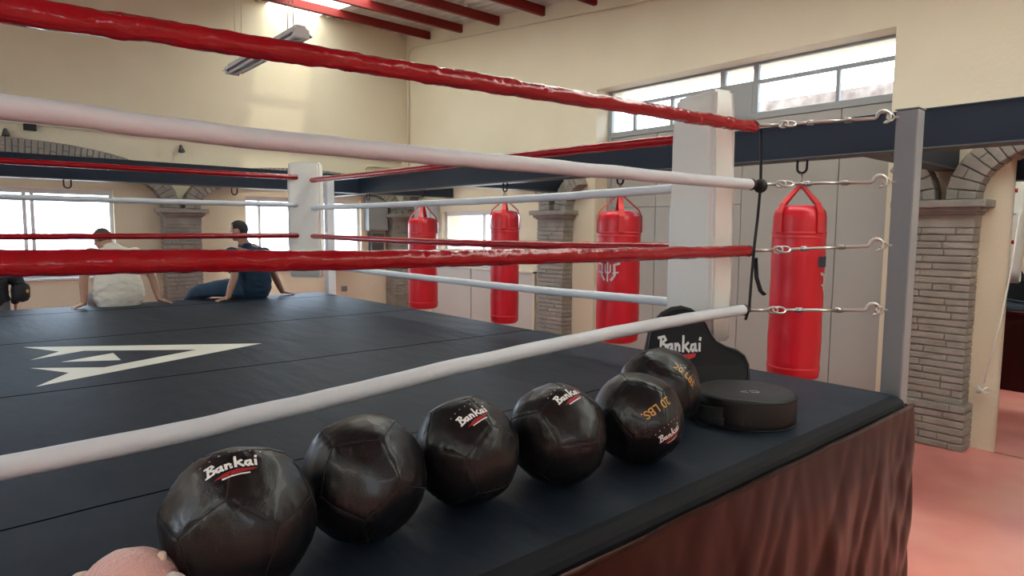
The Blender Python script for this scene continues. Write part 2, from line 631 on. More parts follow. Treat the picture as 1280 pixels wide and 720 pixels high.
def brick_column(label, loc, rz, wd, dp, front_only=False):
    t = thing('brick_column', label, 'column', loc, rz, 'grey brick columns along the walls')
    t['group'] = 'grey brick columns along the walls'

    def courses(z0, z1, hw, d, h):
        bm = bmesh.new()
        n = max(1, round((z1 - z0) / h))
        hh = (z1 - z0) / n
        # mortar core
        box(bm, (-hw + 0.014, -d + 0.014, z0), (hw - 0.014, 0.01, z1))
        for i in range(n):
            a, b = z0 + i * hh + 0.005, z0 + (i + 1) * hh - 0.005
            cut = [-hw] + sorted(random.uniform(-hw * 0.7, hw * 0.7) for _ in range(random.choice((1, 1, 2)))) + [hw]
            cut = [c for j, c in enumerate(cut) if j == 0 or c - cut[j - 1] > 0.06 or j == len(cut) - 1]
            if cut[-1] - cut[-2] < 0.05:
                cut.pop(-2)
            for j in range(len(cut) - 1):
                off = random.uniform(-0.004, 0.005)
                box(bm, (cut[j] + 0.003 - (0.004 if j == 0 else 0), -d - off, a), (cut[j + 1] - 0.003, -d * 0.45 if False else 0.005, b), 0.006, 0.0015)
        return bm
    obj('plinth', courses(0, 0.37, wd / 2 + 0.035, dp + 0.035, 0.062), M_brick, t)
    obj('shaft', courses(0.37, 1.80, wd / 2, dp, 0.058), M_brick, t)
    bm = bmesh.new()
    box(bm, (-wd / 2, -dp, 1.80), (wd / 2, 0.005, 1.905), 0.006)
    box(bm, (-wd / 2 - 0.02, -dp - 0.02, 1.905), (wd / 2 + 0.02, 0.005, 1.93), 0.008)
    box(bm, (-wd / 2 - 0.045, -dp - 0.045, 1.925), (wd / 2 + 0.045, 0.005, 1.965), 0.012)
    box(bm, (-wd / 2 - 0.085, -dp - 0.085, 1.96), (wd / 2 + 0.085, 0.005, 2.02), 0.008)
    obj('capital', bm, M_brick, t)
    return t


def brick_arch(label, loc, rz, half, dp, part=None, z0=2.02, rise=0.60, ring=0.21):
    """arch ring of voussoirs; local X along the wall, part=(from,to) as fraction of its length"""
    n = 2.4
    pts = []
    for k in range(801):
        a = PI * k / 800
        c, s = math.cos(a), math.sin(a)
        pts.append(V((-half * math.copysign(abs(c) ** (2 / n), c), 0, rise * abs(s) ** (2 / n))))
    L = [0]
    for i in range(1, len(pts)):
        L.append(L[-1] + (pts[i] - pts[i - 1]).length)
    tot = L[-1]

    def at(s):
        s = min(max(s, 0), tot)
        for i in range(1, len(L)):
            if L[i] >= s:
                k = (s - L[i - 1]) / max(L[i] - L[i - 1], 1e-9)
                p = pts[i - 1].lerp(pts[i], k)
                return p
        return pts[-1]

    def nrm(s):
        d = at(s + 0.02) - at(s - 0.02)
        d.normalize()
        return V((-d.z, 0, d.x))
    nb = int(tot / 0.062)
    bm = bmesh.new()
    p0, p1 = part or (0, 1)
    for i in range(nb):
        a, b = tot * i / nb, tot * (i + 1) / nb
        if (i + .5) / nb < p0 or (i + .5) / nb > p1:
            continue
        A, B = at(a + 0.003), at(b - 0.003)
        nA, nB = nrm(a), nrm(b)
        cuts = [0, ring] if i % 2 else [0, ring * random.uniform(.4, .6), ring]
        for j in range(len(cuts) - 1):
            i0, i1 = cuts[j] + (0.003 if j else 0), cuts[j + 1]
            off = random.uniform(-0.004, 0.004)
            vs = []
            for yv in (-dp + off, 0.005):
                for (q, nn, rr_) in ((A, nA, i0), (B, nB, i0), (B, nB, i1), (A, nA, i1)):
                    p = q + nn * rr_
                    vs.append(bm.verts.new((p.x, yv, p.z)))
            fs = [(0, 1, 2, 3), (7, 6, 5, 4), (0, 4, 5, 1), (1, 5, 6, 2), (2, 6, 7, 3), (3, 7, 4, 0)]
            ff = [bm.faces.new([vs[k] for k in q]) for q in fs]
            es = {e for v in vs for e in v.link_edges}
            bmesh.ops.bevel(bm, geom=list(es), offset=0.006, segments=1, affect='EDGES')
    o = obj('brick_arch', bm, M_brick)
    o.location = (loc[0], loc[1], z0)
    o.rotation_euler = (0, 0, rz)
    tag(o, label, 'arch', 'grey brick arches on the walls')
    return o


RZ = -PI / 2
brick_column('grey brick column right of the ring post beside the wall mirror', (WX, 1.71, 0), RZ, 0.50, 0.19)
brick_column('grey brick column between the hanging bags, left of the big gate', (WX, 6.22, 0), RZ, 0.50, 0.19)
brick_column('grey brick column in the room corner behind the leftmost red bag', (5.98, WY, 0), 0, 0.38, 0.26)
brick_column('grey brick column on the far wall between the two seated people', (2.46, WY, 0), 0, 0.48, 0.22)
AH = 2.0
brick_arch('grey brick arch rising over the wall mirror at the right edge', (WX, 1.46 - AH, 0), RZ, AH, 0.19)
brick_arch('cut short grey brick arch left of the gate column by the ring post', (WX, 1.96 + AH, 0), RZ, AH, 0.17, (0.935, 1.0), rise=0.55)
brick_arch('short grey brick arch stub leaning right of the column between hanging bags', (WX, 5.97 - AH, 0), RZ, AH, 0.17, (0.0, 0.10), rise=0.55)
brick_arch('grey brick arch over the right wall window behind the red bags', (WX, 8.16, 0), RZ, 1.69, 0.17)
brick_arch('grey brick arch on the far wall left of its middle column', (2.22 - AH, WY, 0), 0, AH, 0.2)
brick_arch('grey brick arch on the far wall right of its middle column', (2.70 + 1.55, WY, 0), 0, 1.55, 0.2, rise=0.46)


# ---- windows
def window(name, axis, p, u0, u1, z0, z1, mull, transom=None, fw=0.04):
    t = structure(name)
    bm = bmesh.new()

    def B(a, b, c, d, th=0.05, pp=p):
        if axis == 'x':
            box(bm, (pp, a, c), (pp + th, b, d), 0.003)
        else:
            box(bm, (a, pp, c), (b, pp + th, d), 0.003)
    B(u0, u1, z1 - fw * 1.6, z1)
    B(u0, u1, z0, z0 + fw)
    B(u0, u0 + fw, z0 + fw, z1 - fw * 1.6)
    B(u1 - fw, u1, z0 + fw, z1 - fw * 1.6)
    for m_ in mull:
        B(m_ - fw / 2, m_ + fw / 2, z0 + fw, z1 - fw * 1.6)
    if transom:
        B(u0 + fw, u1 - fw, transom - fw / 2, transom + fw / 2, 0.04)
    obj('window_frame', bm, M_wframe, t)
    xs = [u0 + fw] + sorted(mull) + [u1 - fw]
    for i in range(len(xs) - 1):
        a, b = xs[i] + 0.001, xs[i + 1] - 0.001
        bm = bmesh.new()
        if axis == 'x':
            box(bm, (p + 0.022, a, z0 + fw), (p + 0.027, b, z1 - fw * 1.6))
        else:
            box(bm, (a, p + 0.022, z0 + fw), (b, p + 0.027, z1 - fw * 1.6))
        obj('window_pane', bm, M_glass, t)
    bm = bmesh.new()
    if axis == 'x':
        box(bm, (p - 0.12, u0 - 0.03, z0 - 0.03), (p + 0.02, u1 + 0.03, z0), 0.005)
    else:
        box(bm, (u0 - 0.03, p - 0.12, z0 - 0.03), (u1 + 0.03, p + 0.02, z0), 0.005)
    obj('window_sill', bm, M_wframe, t)
    return t


window('window_1', 'y', WY + 0.08, -1.0, 1.66, 1.10, 2.24, [-0.15, 0.78, 0.70], None)
window('window_2', 'y', WY + 0.08, 3.38, 5.32, 1.10, 2.24, [3.62, 4.75])
window('window_3', 'x', WX + 0.08, 7.06, 9.02, 1.17, 2.05, [8.0])

# lower panels under window 3 (service door leaves in the wall)
t = structure('door_2')
for a, b in ((6.70, 8.16), (8.18, 9.30)):
    bm = bmesh.new()
    box(bm, (WX - 0.035, a, 0.02), (WX - 0.002, b, 1.14), 0.004)
    obj('door_panel', bm, mat('pale_lower_panel', (0.50, 0.48, 0.43), 0.25), t)
bm = bmesh.new()
box(bm, (WX - 0.055, 6.66, 0.0), (WX - 0.003, 6.70, 1.17), 0.003)
box(bm, (WX - 0.055, 6.66, 1.14), (WX - 0.003, 9.34, 1.17), 0.003)
obj('door_frame', bm, M_conduit, t)

# ---- gate (door_1): grey sheet leaves below, glazing above, set back in the wall
t = structure('door_1')
gx = 6.48
bm = bmesh.new()


def gb(y0, y1, z0, z1, th=0.05, x=gx):
    box(bm, (x, y0, z0), (x + th, y1, z1), 0.004)


gb(2.17, 5.60, 3.505, GZ)
gb(2.17, 5.60, 3.31, 3.345, 0.06)
gb(2.17, 5.60, 2.94, 3.01, 0.06)
gb(2.17, 2.24, 0, 3.505)
gb(5.54, 5.60, 0, 3.505)
gb(3.55, 3.61, 3.01, 3.505)
gb(3.61, 3.96, 2.94, 3.32, 0.04)
gb(3.94, 4.00, 3.01, 3.505)
gb(2.72, 2.755, 3.01, 3.33)
gb(5.16, 5.20, 3.01, 3.33)
gb(4.61, 4.65, 3.01, 3.33)
obj('gate_frame', bm, M_gframe, t)
for a, b, c, d in ((2.24, 2.72, 3.01, 3.31), (2.755, 3.55, 3.01, 3.31), (4.00, 4.61, 3.01, 3.31), (4.65, 5.16, 3.01, 3.31), (5.20, 5.54, 3.01, 3.31),
                   (2.24, 3.55, 3.345, 3.505), (3.61, 3.94, 3.345, 3.505), (4.00, 5.54, 3.345, 3.505)):
    obj('gate_pane', newbox((gx + 0.02, a, c), (gx + 0.025, b, d)), M_glass, t)
for a, b, split in ((2.24, 2.69, 0), (2.696, 3.70, 0), (3.706, 4.83, 1), (4.836, 5.54, 1)):
    bm = bmesh.new()
    for c, d in (((0.02, 2.047), (2.053, 2.94)) if split else ((0.02, 2.94),)):
        box(bm, (gx + 0.015, a, c), (gx + 0.045, b, d), 0.004)
    box(bm, (gx + 0.046, a - 0.004, 0.0), (gx + 0.052, b + 0.004, 2.95))
    obj('gate_leaf', bm, M_gate, t)
# neighbour's wall outside the gate
obj('wall_outdoor', newbox((9.2, 1.0, -0.12), (9.4, 6.6, 3.68)), M_outbrick, kind='structure')

# ---- steel beams that carry the bags


def ibeam(label, a, b, z0, z1, wd=0.14, wz=0.0):
    """I section from a to b (xy)"""
    A, B = V((*a, 0)), V((*b, 0))
    d = (B - A)
    L = d.length
    t = thing('steel_beam', label, 'beam', (a[0], a[1], z0), math.atan2(d.y, d.x), 'navy steel beams of the bag frame')
    h = z1 - z0
    obj('web', newbox((0, -wd / 2, 0.012), (L, wd / 2, h - 0.012)), M_beam, t)
    obj('bottom_flange', newbox((0, -wd / 2 - 0.012, 0), (L, wd / 2 + 0.012, 0.012), 0.002), M_flange, t)
    obj('top_flange', newbox((0, -wd / 2 - 0.008, h - 0.012), (L, wd / 2 + 0.008, h), 0.002), M_beam, t)
    return t


BX = 4.62
ibeam('long navy steel beam over the right side, carrying the red bags', (BX, -2.4), (BX, 10.09), 2.265, 2.515)
ibeam('long navy steel beam along the far side above the seated people', (-6.3, 8.75), (BX - 0.09, 8.75), 2.275, 2.535)
ibeam('navy steel beam piece joining the bag frame corner to the right wall', (BX + 0.09, 8.75), (6.24, 8.75), 2.275, 2.52)
ibeam('navy steel cross beam above the brick column between hanging bags', (BX + 0.09, 6.22), (6.24, 6.22), 2.265, 2.50)
ibeam('navy steel cross beam above the brick column by the ring post', (BX + 0.09, 1.71), (6.24, 1.71), 2.265, 2.50)

# ------------------------------------------------------------------ mirror on right wall
bm = bmesh.new()
t = thing('wall_mirror', 'tall frameless wall mirror at the right edge reflecting the gym', 'mirror', (WX, 0, 0))
obj('mirror_glass', newbox((-0.016, -1.9, 0.01), (-0.008, 1.255, 2.5)), M_mirror, t)
obj('mirror_backing', newbox((-0.008, -1.9, 0.01), (0.0, 1.257, 2.5)), M_gframe, t)

# white cord hanging on the wall with a small clip block
t = thing('hanging_cord', 'thin white cord hanging on the wall beside the mirror, knotted end', 'cord', (6.2, 1.3, 0))
bm = bmesh.new()
tube(bm, [(0.035, -0.085, 1.95), (0.03, -0.06, 1.5), (0.02, -0.02, 1.08), (0.0, 0.055, 0.56)], 0.006, 8)
obj('cord', bm, M_white, t, True)
bm = bmesh.new()
for k in range(4):
    a = k * 1.6 + .5
    q = V((0.0, 0.06, 0.50))
    tube(bm, [q + V((0, -0.05 * math.cos(a), -0.035 * math.sin(a))), q + V((-0.02, 0.0, 0)), q + V((0, 0.05 * math.cos(a + .4), 0.04 * math.sin(a + .4)))], [(0.004, 0.014)] * 3, 8)
obj('knot', bm, M_white, t, True)

# ------------------------------------------------------------------ ring platform
CZ = 0.95
RX0, RX1, RY0, RY1 = -3.45, 3.56, 1.07, 7.86
ring = thing('boxing_ring_platform', 'raised boxing ring platform with dark slate canvas and brown skirt', 'boxing ring', (0, 0, 0))


def rounded_outline(x0, x1, y0, y1, r, n=6):
    P = []
    for cx, cy, a0 in ((x1 - r, y0 + r, -PI / 2), (x1 - r, y1 - r, 0), (x0 + r, y1 - r, PI / 2), (x0 + r, y0 + r, PI)):
        for k in range(n + 1):
            a = a0 + PI / 2 * k / n
            P.append((cx + r * math.cos(a), cy + r * math.sin(a)))
    return P


# canvas deck with rolled edge
bm = bmesh.new()
OUT = rounded_outline(RX0, RX1, RY0, RY1, 0.10)
prev = None
cxm, cym = (RX0 + RX1) / 2, (RY0 + RY1) / 2
prof = [(-0.060, 0.0), (-0.040, -0.003), (-0.022, -0.010), (-0.008, -0.021), (0.0, -0.036), (0.001, -0.06)]
rings_ = []
for off, dz in prof:
    PP = rounded_outline(RX0 - off, RX1 + off, RY0 - off, RY1 + off, 0.10 + off)
    rings_.append([bm.verts.new((x, y, CZ + dz)) for x, y in PP])
bm.faces.new(rings_[0])
for a, b in zip(rings_, rings_[1:]):
    for k in range(len(a)):
        fc = bm.faces.new((a[k], a[(k + 1) % len(a)], b[(k + 1) % len(a)], b[k]))
        fc.material_index = 1 if a is not rings_[0] and k < 6 or k == len(a) - 1 else 0  # front roll is the same cloth, its shade put into a blacker colour
bm.faces.new(rings_[-1][::-1])
o = obj('canvas', bm, M_canvas, ring, False)
o.data.materials.append(M_apron_edge_shade)
# apron band under the edge
bm = bmesh.new()
for lo, hi in (((RX0, RY0 - 0.004, CZ - 0.20), (RX1, RY0 + 0.03, CZ - 0.05)), ((RX1 - 0.03, RY0 + .03, CZ - 0.20), (RX1 + 0.003, RY1, CZ - 0.07))):
    box(bm, lo, hi, 0.004)
obj('edge_band', bm, M_apron_edge_shade, ring)
# deck structure inside
obj('frame_deck', newbox((RX0 + 0.06, RY0 + 0.08, 0.0), (RX1 - 0.06, RY1 - 0.06, CZ - 0.08)), M_flange, ring)


# skirt cloth, hung in folds
def skirt(p, q, ztop, amp, name='skirt'):
    bm = bmesh.new()
    p, q = V(p), V(q)
    d = (q - p)
    L = d.length
    d.normalize()
    nn = V((d.y, -d.x, 0))
    nu, nv = int(L / 0.012), 40
    grid = []
    for i in range(nu + 1):
        s = L * i / nu
        col = []
        for j in range(nv + 1):
            v = j / nv
            z = ztop * (1 - v)
            k = min(1.0, 0.25 + v * 1.6)
            # diagonal and vertical folds
            fan = s * 2.4 - v * 1.1
            a = noise.noise(V((fan, v * 0.5, 1.3)))
            b = abs(noise.noise(V((s * 5.5 + v * 2.4, v * 0.9, 5.1)))) * 2 - 0.5
            c = noise.noise(V((s * 13 - v * 2.5, v * 1.3, 9.7)))
            off = amp * k * (a * 1.0 + b * 0.55 + c * 0.30) + 0.006 + amp * .75 * min(1, v * 4)
            zz = z + (0.010 * noise.noise(V((s * 3, 0, 2))) if j == 0 else 0)
            col.append(bm.verts.new(p + d * s + nn * off + V((0, 0, zz))))
        grid.append(col)
    for i in range(nu):
        for j in range(nv):
            bm.faces.new((grid[i][j], grid[i + 1][j], grid[i + 1][j + 1], grid[i][j + 1]))
    o = obj(name, bm, M_skirt, ring, True)
    md = o.modifiers.new('s', 'SOLIDIFY')
    md.thickness = 0.002
    return o


skirt((RX0, RY0 - 0.012, 0), (RX1 - 0.02, RY0 - 0.012, 0), CZ - 0.034, 0.022)
skirt((RX1 + 0.008, RY0 + 0.02, 0), (RX1 + 0.008, RY1, 0), CZ - 0.05, 0.010)

# printed arrow-like emblem on the canvas
E1 = [(0.318, 5.33), (1.596, 4.503), (0.276, 3.959), (0.444, 4.234), (0.294, 4.51), (0.619, 4.276), (1.178, 4.53), (0.605, 4.937), (0.314, 4.783), (0.48, 5.001)]
E2 = [(0.448, 4.603), (0.737, 4.735), (0.731, 4.449)]
bm = bmesh.new()
for poly in (E1, E2):
    bm.faces.new([bm.verts.new((x, y, CZ + 0.0012)) for x, y in poly])
bmesh.ops.triangulate(bm, faces=bm.faces[:])
o = obj('printed_emblem', bm, M_logo, ring)
o['label'] = 'white pointed emblem printed on the dark canvas'

# ------------------------------------------------------------------ ring posts


def post(label, x, y, m, ztop, hooks, inward, hw=0.05):
    t = thing('ring_post', label, 'post', (x, y, 0), 0, 'square steel ring posts')
    obj('post_tube', newbox((-hw, -hw, 0.0), (hw, hw, ztop), 0.008), m, t)
    obj('post_cap', newbox((-hw - 0.004, -hw - 0.004, ztop), (hw + 0.004, hw + 0.004, ztop + 0.006), 0.002), m, t)
    obj('foot_plate', newbox((-0.065, -0.065, 0.0), (0.065, 0.065, 0.012), 0.003), m, t)
    iv = V((*inward, 0)).normalized()
    for h in hooks:
        bm = bmesh.new()
        a = iv * 0.03 + V((0, 0, h))
        b = iv * 0.085 + V((0, 0, h))
        tube(bm, [a, b], 0.007, 8)
        c = iv * 0.103 + V((0, 0, h))
        tube(bm, [c + iv * 0.018 * math.cos(k * PI / 6) + V((0, 0, 0.018 * math.sin(k * PI / 6))) for k in range(12)], 0.005, 8, closed=True)
        obj('eye_bolt', bm, M_steel, t, True)
    return t


PH = [2.325, 2.007, 1.69, 1.36]
post('grey square ring post at the near right corner of the platform', 3.635, 1.175, M_post, 2.36, PH, (-1, 0.75))
post('pale steel ring post at the far right corner beyond the white pad', 3.66, 7.80, M_post2, 2.42, [2.33, 2.01, 1.68, 1.36], (-1, -1))

# ------------------------------------------------------------------ ropes
RR = 0.0265
RC = V((3.08, 1.70, 0))     # near corner
FC = V((3.10, 7.20, 0))     # far corner
ZN = [2.288, 1.992, 1.655, 1.350]


def rope(label, pts, colour, red, seed, wr=0.06, taper_end=True):
    pts = [V(p) for p in pts]
    # resample smooth
    out = []
    n = len(pts)
    for i in range(n - 1):
        p0, p1, p2, p3 = pts[max(i - 1, 0)], pts[i], pts[i + 1], pts[min(i + 2, n - 1)]
        k = max(2, int((p2 - p1).length / 0.012))
        for j in range(k):
            t_ = j / k
            out.append(0.5 * ((2 * p1) + (p2 - p0) * t_ + (2 * p0 - 5 * p1 + 4 * p2 - p3) * t_ ** 2 + (3 * p1 - p0 - 3 * p2 + p3) * t_ ** 3))
    out.append(pts[-1])
    wob = [V((0, 0, 0.0022 * noise.noise(V((i * 0.06, seed, 0))))) for i in range(len(out))]
    out = [a + b for a, b in zip(out, wob)]

    def rf(i, a):
        s = i * 0.012
        v = noise.noise(V((s * 11 + seed, math.cos(a) * 1.3, math.sin(a) * 1.3)))
        v2 = noise.noise(V((s * 34 + seed, math.cos(a) * 1.1, math.sin(a) * 1.1)))
        dens = max(0.0, noise.noise(V((s * 1.2 + seed * 3, 0, 0))) + 0.35)
        return 1.0 + wr * v + wr * (1.1 if red else 0.5) * v2 * dens
    bm = bmesh.new()
    tube(bm, out, RR * (1.06 if red else 1.0), 20, True, rf)
    t = thing('ring_rope', label, 'rope', (0, 0, 0), 0, ('red' if red else 'white') + ' vinyl covered ring ropes')
    obj('rope_sleeve', bm, M_redrope if red else M_whiterope, t, True)
    # dark tied end cap
    for e, q in (((pts[-1], pts[-2]),) if taper_end else ()):
        d = (e - q).normalized()
        bm = bmesh.new()
        tube(bm, [e - d * 0.02, e - d * .004, e + d * 0.012, e + d * 0.026], [RR * 1.03, RR * 1.12, RR * 0.9, RR * 0.3], 14)
        obj('end_cap', bm, M_black, t, True)
    return t


front = [
    [(-3.3, 2.24), (-1.5, 2.19), (0.0, 2.192), (0.39, 2.202), (0.78, 2.216), (1.3, 2.230), (1.85, 2.246), (2.5, 2.262), (2.9, 2.272), (3.08, 2.282)],
    [(-3.3, 2.02), (-1.5, 2.0), (0.0, 1.996), (0.38, 1.984), (0.78, 1.979), (1.33, 1.980), (1.88, 1.984), (2.4, 1.986), (3.08, 1.992)],
    [(-3.3, 1.68), (-1.5, 1.68), (0.07, 1.674), (0.84, 1.662), (1.33, 1.659), (2.2, 1.655), (3.08, 1.655)],
    [(-3.3, 1.34), (-1.5, 1.28), (0.0, 1.244), (0.67, 1.264), (1.33, 1.306), (2.2, 1.342), (2.83, 1.354), (3.06, 1.352)]]
nm = ['top red', 'upper white', 'lower red', 'bottom white']
for i, L in enumerate(front):
    rope('thick %s rope running across the front, closest to the camera' % nm[i], [(x, 1.70, z) for x, z in L], None, i in (0, 2), 3.1 + i * 7, 0.19 if i == 0 else (0.12 if i == 2 else 0.05))
for i in range(4):
    z = ZN[i]
    zf = [2.30, 1.99, 1.67, 1.345][i]
    rope('%s rope along the right side, between the two white corner pads' % nm[i],
         [(3.10, 7.20, zf), (3.10, 5.2, (z + zf) / 2 - 0.012), (3.10, 3.4, (z + zf) / 2 - 0.014), (3.085, 1.86, z + 0.006 if i else z - .03)], None, i in (0, 2), 41 + i * 5, 0.05, False)
for i in range(4):
    zf = [2.33, 2.02, 1.675, 1.345][i]
    rope('thin looking %s rope along the far side near the seated people' % nm[i],
         [(-3.3, 7.16, zf), (-1.0, 7.16, zf - 0.012), (1.2, 7.16, zf - 0.01), (2.98, 7.16, zf)], None, i in (0, 2), 71 + i * 5, 0.05, False)


def turnbuckle(label, a, b, group):
    a, b = V(a), V(b)
    d = b - a
    L = d.length
    t = bpy.data.objects.new('turnbuckle', None)
    COL.objects.link(t)
    t.location = a
    t.rotation_mode = 'QUATERNION'
    t.rotation_quaternion = d.to_track_quat('X', 'Z')
    tag(t, label, 'turnbuckle', group)
    # rope side eye + rod
    bm = bmesh.new()
    tube(bm, [(0.0, 0, 0), (0.10, 0, 0)], 0.008, 8)
    e = 0.10
    tube(bm, [(e + 0.024 - 0.024 * math.cos(k * PI / 7), 0, 0.016 * math.sin(k * PI / 7)) for k in range(14)], 0.0055, 8, closed=True)
    obj('rope_eye', bm, M_steel, t, True)
    bm = bmesh.new()
    e = 0.125
    tube(bm, [(e + 0.03 - 0.032 * math.cos(k * PI / 7), 0.016 * math.sin(k * PI / 7), 0.014 * math.sin(k * PI / 7)) for k in range(14)], 0.0055, 8, closed=True)
    tube(bm, [(e + 0.06, 0, 0), (0.26, 0, 0)], 0.008, 8)
    obj('eye_end', bm, M_steel, t, True)
    x0, x1 = 0.24, L - 0.20
    bm = bmesh.new()
    tube(bm, [(x0, 0, 0), (x0 + 0.03, 0, 0)], 0.014, 10)
    tube(bm, [(x1 - 0.03, 0, 0), (x1, 0, 0)], 0.014, 10)
    for s in (-1, 1):
        tube(bm, [(x0 + 0.01, s * .009, 0), (x1 - 0.01, s * .009, 0)], 0.007, 8)
    obj('turnbuckle_body', bm, M_steel, t, True)
    # hook end
    bm = bmesh.new()
    pts = [(x1 - 0.03, 0, 0), (L - 0.085, 0, 0)]
    for k in range(11):
        an = PI * 0.95 - k * PI * 1.45 / 10
        pts.append((L - 0.045 + 0.032 * math.cos(an), 0, 0.004 + 0.030 * math.sin(an)))
    tube(bm, pts, [0.0085] * 2 + [0.0095] * 9 + [0.008, 0.005], 8)
    obj('hook_end', bm, M_steel, t, True)
    return t


iv = V((-1, 0.75, 0)).normalized()
lv = ['topmost', 'second from top', 'third from top', 'lowest']
for i in range(4):
    a = V((3.10 if i < 3 else 3.08, 1.69, ZN[i] if i else 2.285))
    b = V((3.635, 1.175, PH[i])) + iv * 0.09
    turnbuckle('steel turnbuckle at the near corner, %s of the four on the grey post' % lv[i], a, b, 'turnbuckles at the near corner')
for i in range(4):
    a = V((3.12, 7.20, [2.32, 2.0, 1.675, 1.345][i]))
    b = V((3.66, 7.80, [2.33, 2.01, 1.68, 1.36][i])) + V((-1, -1, 0)).normalized() * 0.09
    turnbuckle('small far steel turnbuckle, %s of the four at the far corner' % lv[i], a, b, 'turnbuckles at the far corner')

# black strap tying the ropes at the near corner
t = thing('rope_strap', 'black webbing strap tying the rope ends at the near corner', 'strap', (3.10, 1.68, 0))
bm = bmesh.new()
tube(bm, [(0.012, 0.0, 2.27), (0.014, -0.006, 2.1), (0.013, -0.01, 1.99), (0.008, -0.004, 1.83), (-0.002, 0.004, 1.66), (-0.008, 0.008, 1.50), (-0.014, 0.01, 1.36), (-0.03, 0.02, 1.30)],
     [(0.003, 0.008)] * 8, 8)
obj('strap', bm, M_black, t, True)
bm = bmesh.new()
tube(bm, [(0.010, 0.0, 1.62), (0.006, -0.012, 1.52), (0.02, -0.03, 1.45), (0.045, -0.04, 1.43)], [(0.003, 0.012)] * 4, 8)
obj('strap_tail', bm, M_black, t, True)
bm = bmesh.new()
ellipsoid(bm, (0.015, -0.008, 1.985), (0.034, 0.034, 0.036))
obj('strap_knot', bm, M_black, t, True)

# ------------------------------------------------------------------ corner pads


def cpad(label, loc, az, wd, th, h, flare=0.0):
    t = thing('corner_pad', label, 'corner pad', loc, 0, 'white turnbuckle corner pads')
    t.rotation_euler = (0, 0, -az)
    bm = bmesh.new()
    nx, ny, nz = 6, 10, 22
    vs = box(bm, (0, 0, 0), (th, wd, h))
    bmesh.ops.subdivide_edges(bm, edges=bm.edges[:], cuts=9, use_grid_fill=True)
    for v in bm.verts:
        x, y, z = v.co
        n_ = noise.noise(V((x * 6, y * 6, z * 4 + wd * 9)))
        bulge = 1 - ((z / h - .5) * 2) ** 6
        v.co.x += (x / th - .5) * 0.02 * bulge + 0.008 * n_
        v.co.y += (y / wd - .5) * (0.015 * bulge + flare * (1 - z / h)) + 0.008 * noise.noise(V((z * 5, x * 7, y * 3)))
    bmesh.ops.bevel(bm, geom=[e for e in bm.edges if e.calc_face_angle(0) > 0.9], offset=0.018, segments=3, affect='EDGES')
    obj('pad_body', bm, M_pad, t, True)
    for zz in (0.12, h - 0.14):
        obj('pad_strap', newbox((th + 0.001, 0.05, zz), (th + 0.012, wd - 0.05, zz + 0.03), 0.003), M_pad, t)
    return t


cpad('large off white corner pad at the near corner behind the ropes', (2.945, 1.845, 1.18), 0.33, 0.33, 0.13, 1.295, 0.06)
cpad('distant off white corner pad hanging at the far ring corner', (2.925, 7.06, 1.19), 0.0, 0.36, 0.12, 1.31)
far_pad = COL.objects[-1]
for o in bpy.data.objects:
    if o.get('label', '').startswith('distant off white'):
        # width along (1,-1), thickness away from the ring centre
        o.rotation_euler = (0, 0, -3 * PI / 4)
        o.location = (3.01 - 0.127 + 0.0, 7.08 + 0.127, 1.19)
        ax = V((1, -1, 0)).normalized()
        # local Y must point along ax, local X along (1, 1)
        o.matrix_world = Matrix(((0.7071, 0.7071, 0, 2.90), (0.7071, -0.7071, 0, 7.23), (0, 0, -1, 2.50), (0, 0, 0, 1)))

# ------------------------------------------------------------------ punching bags


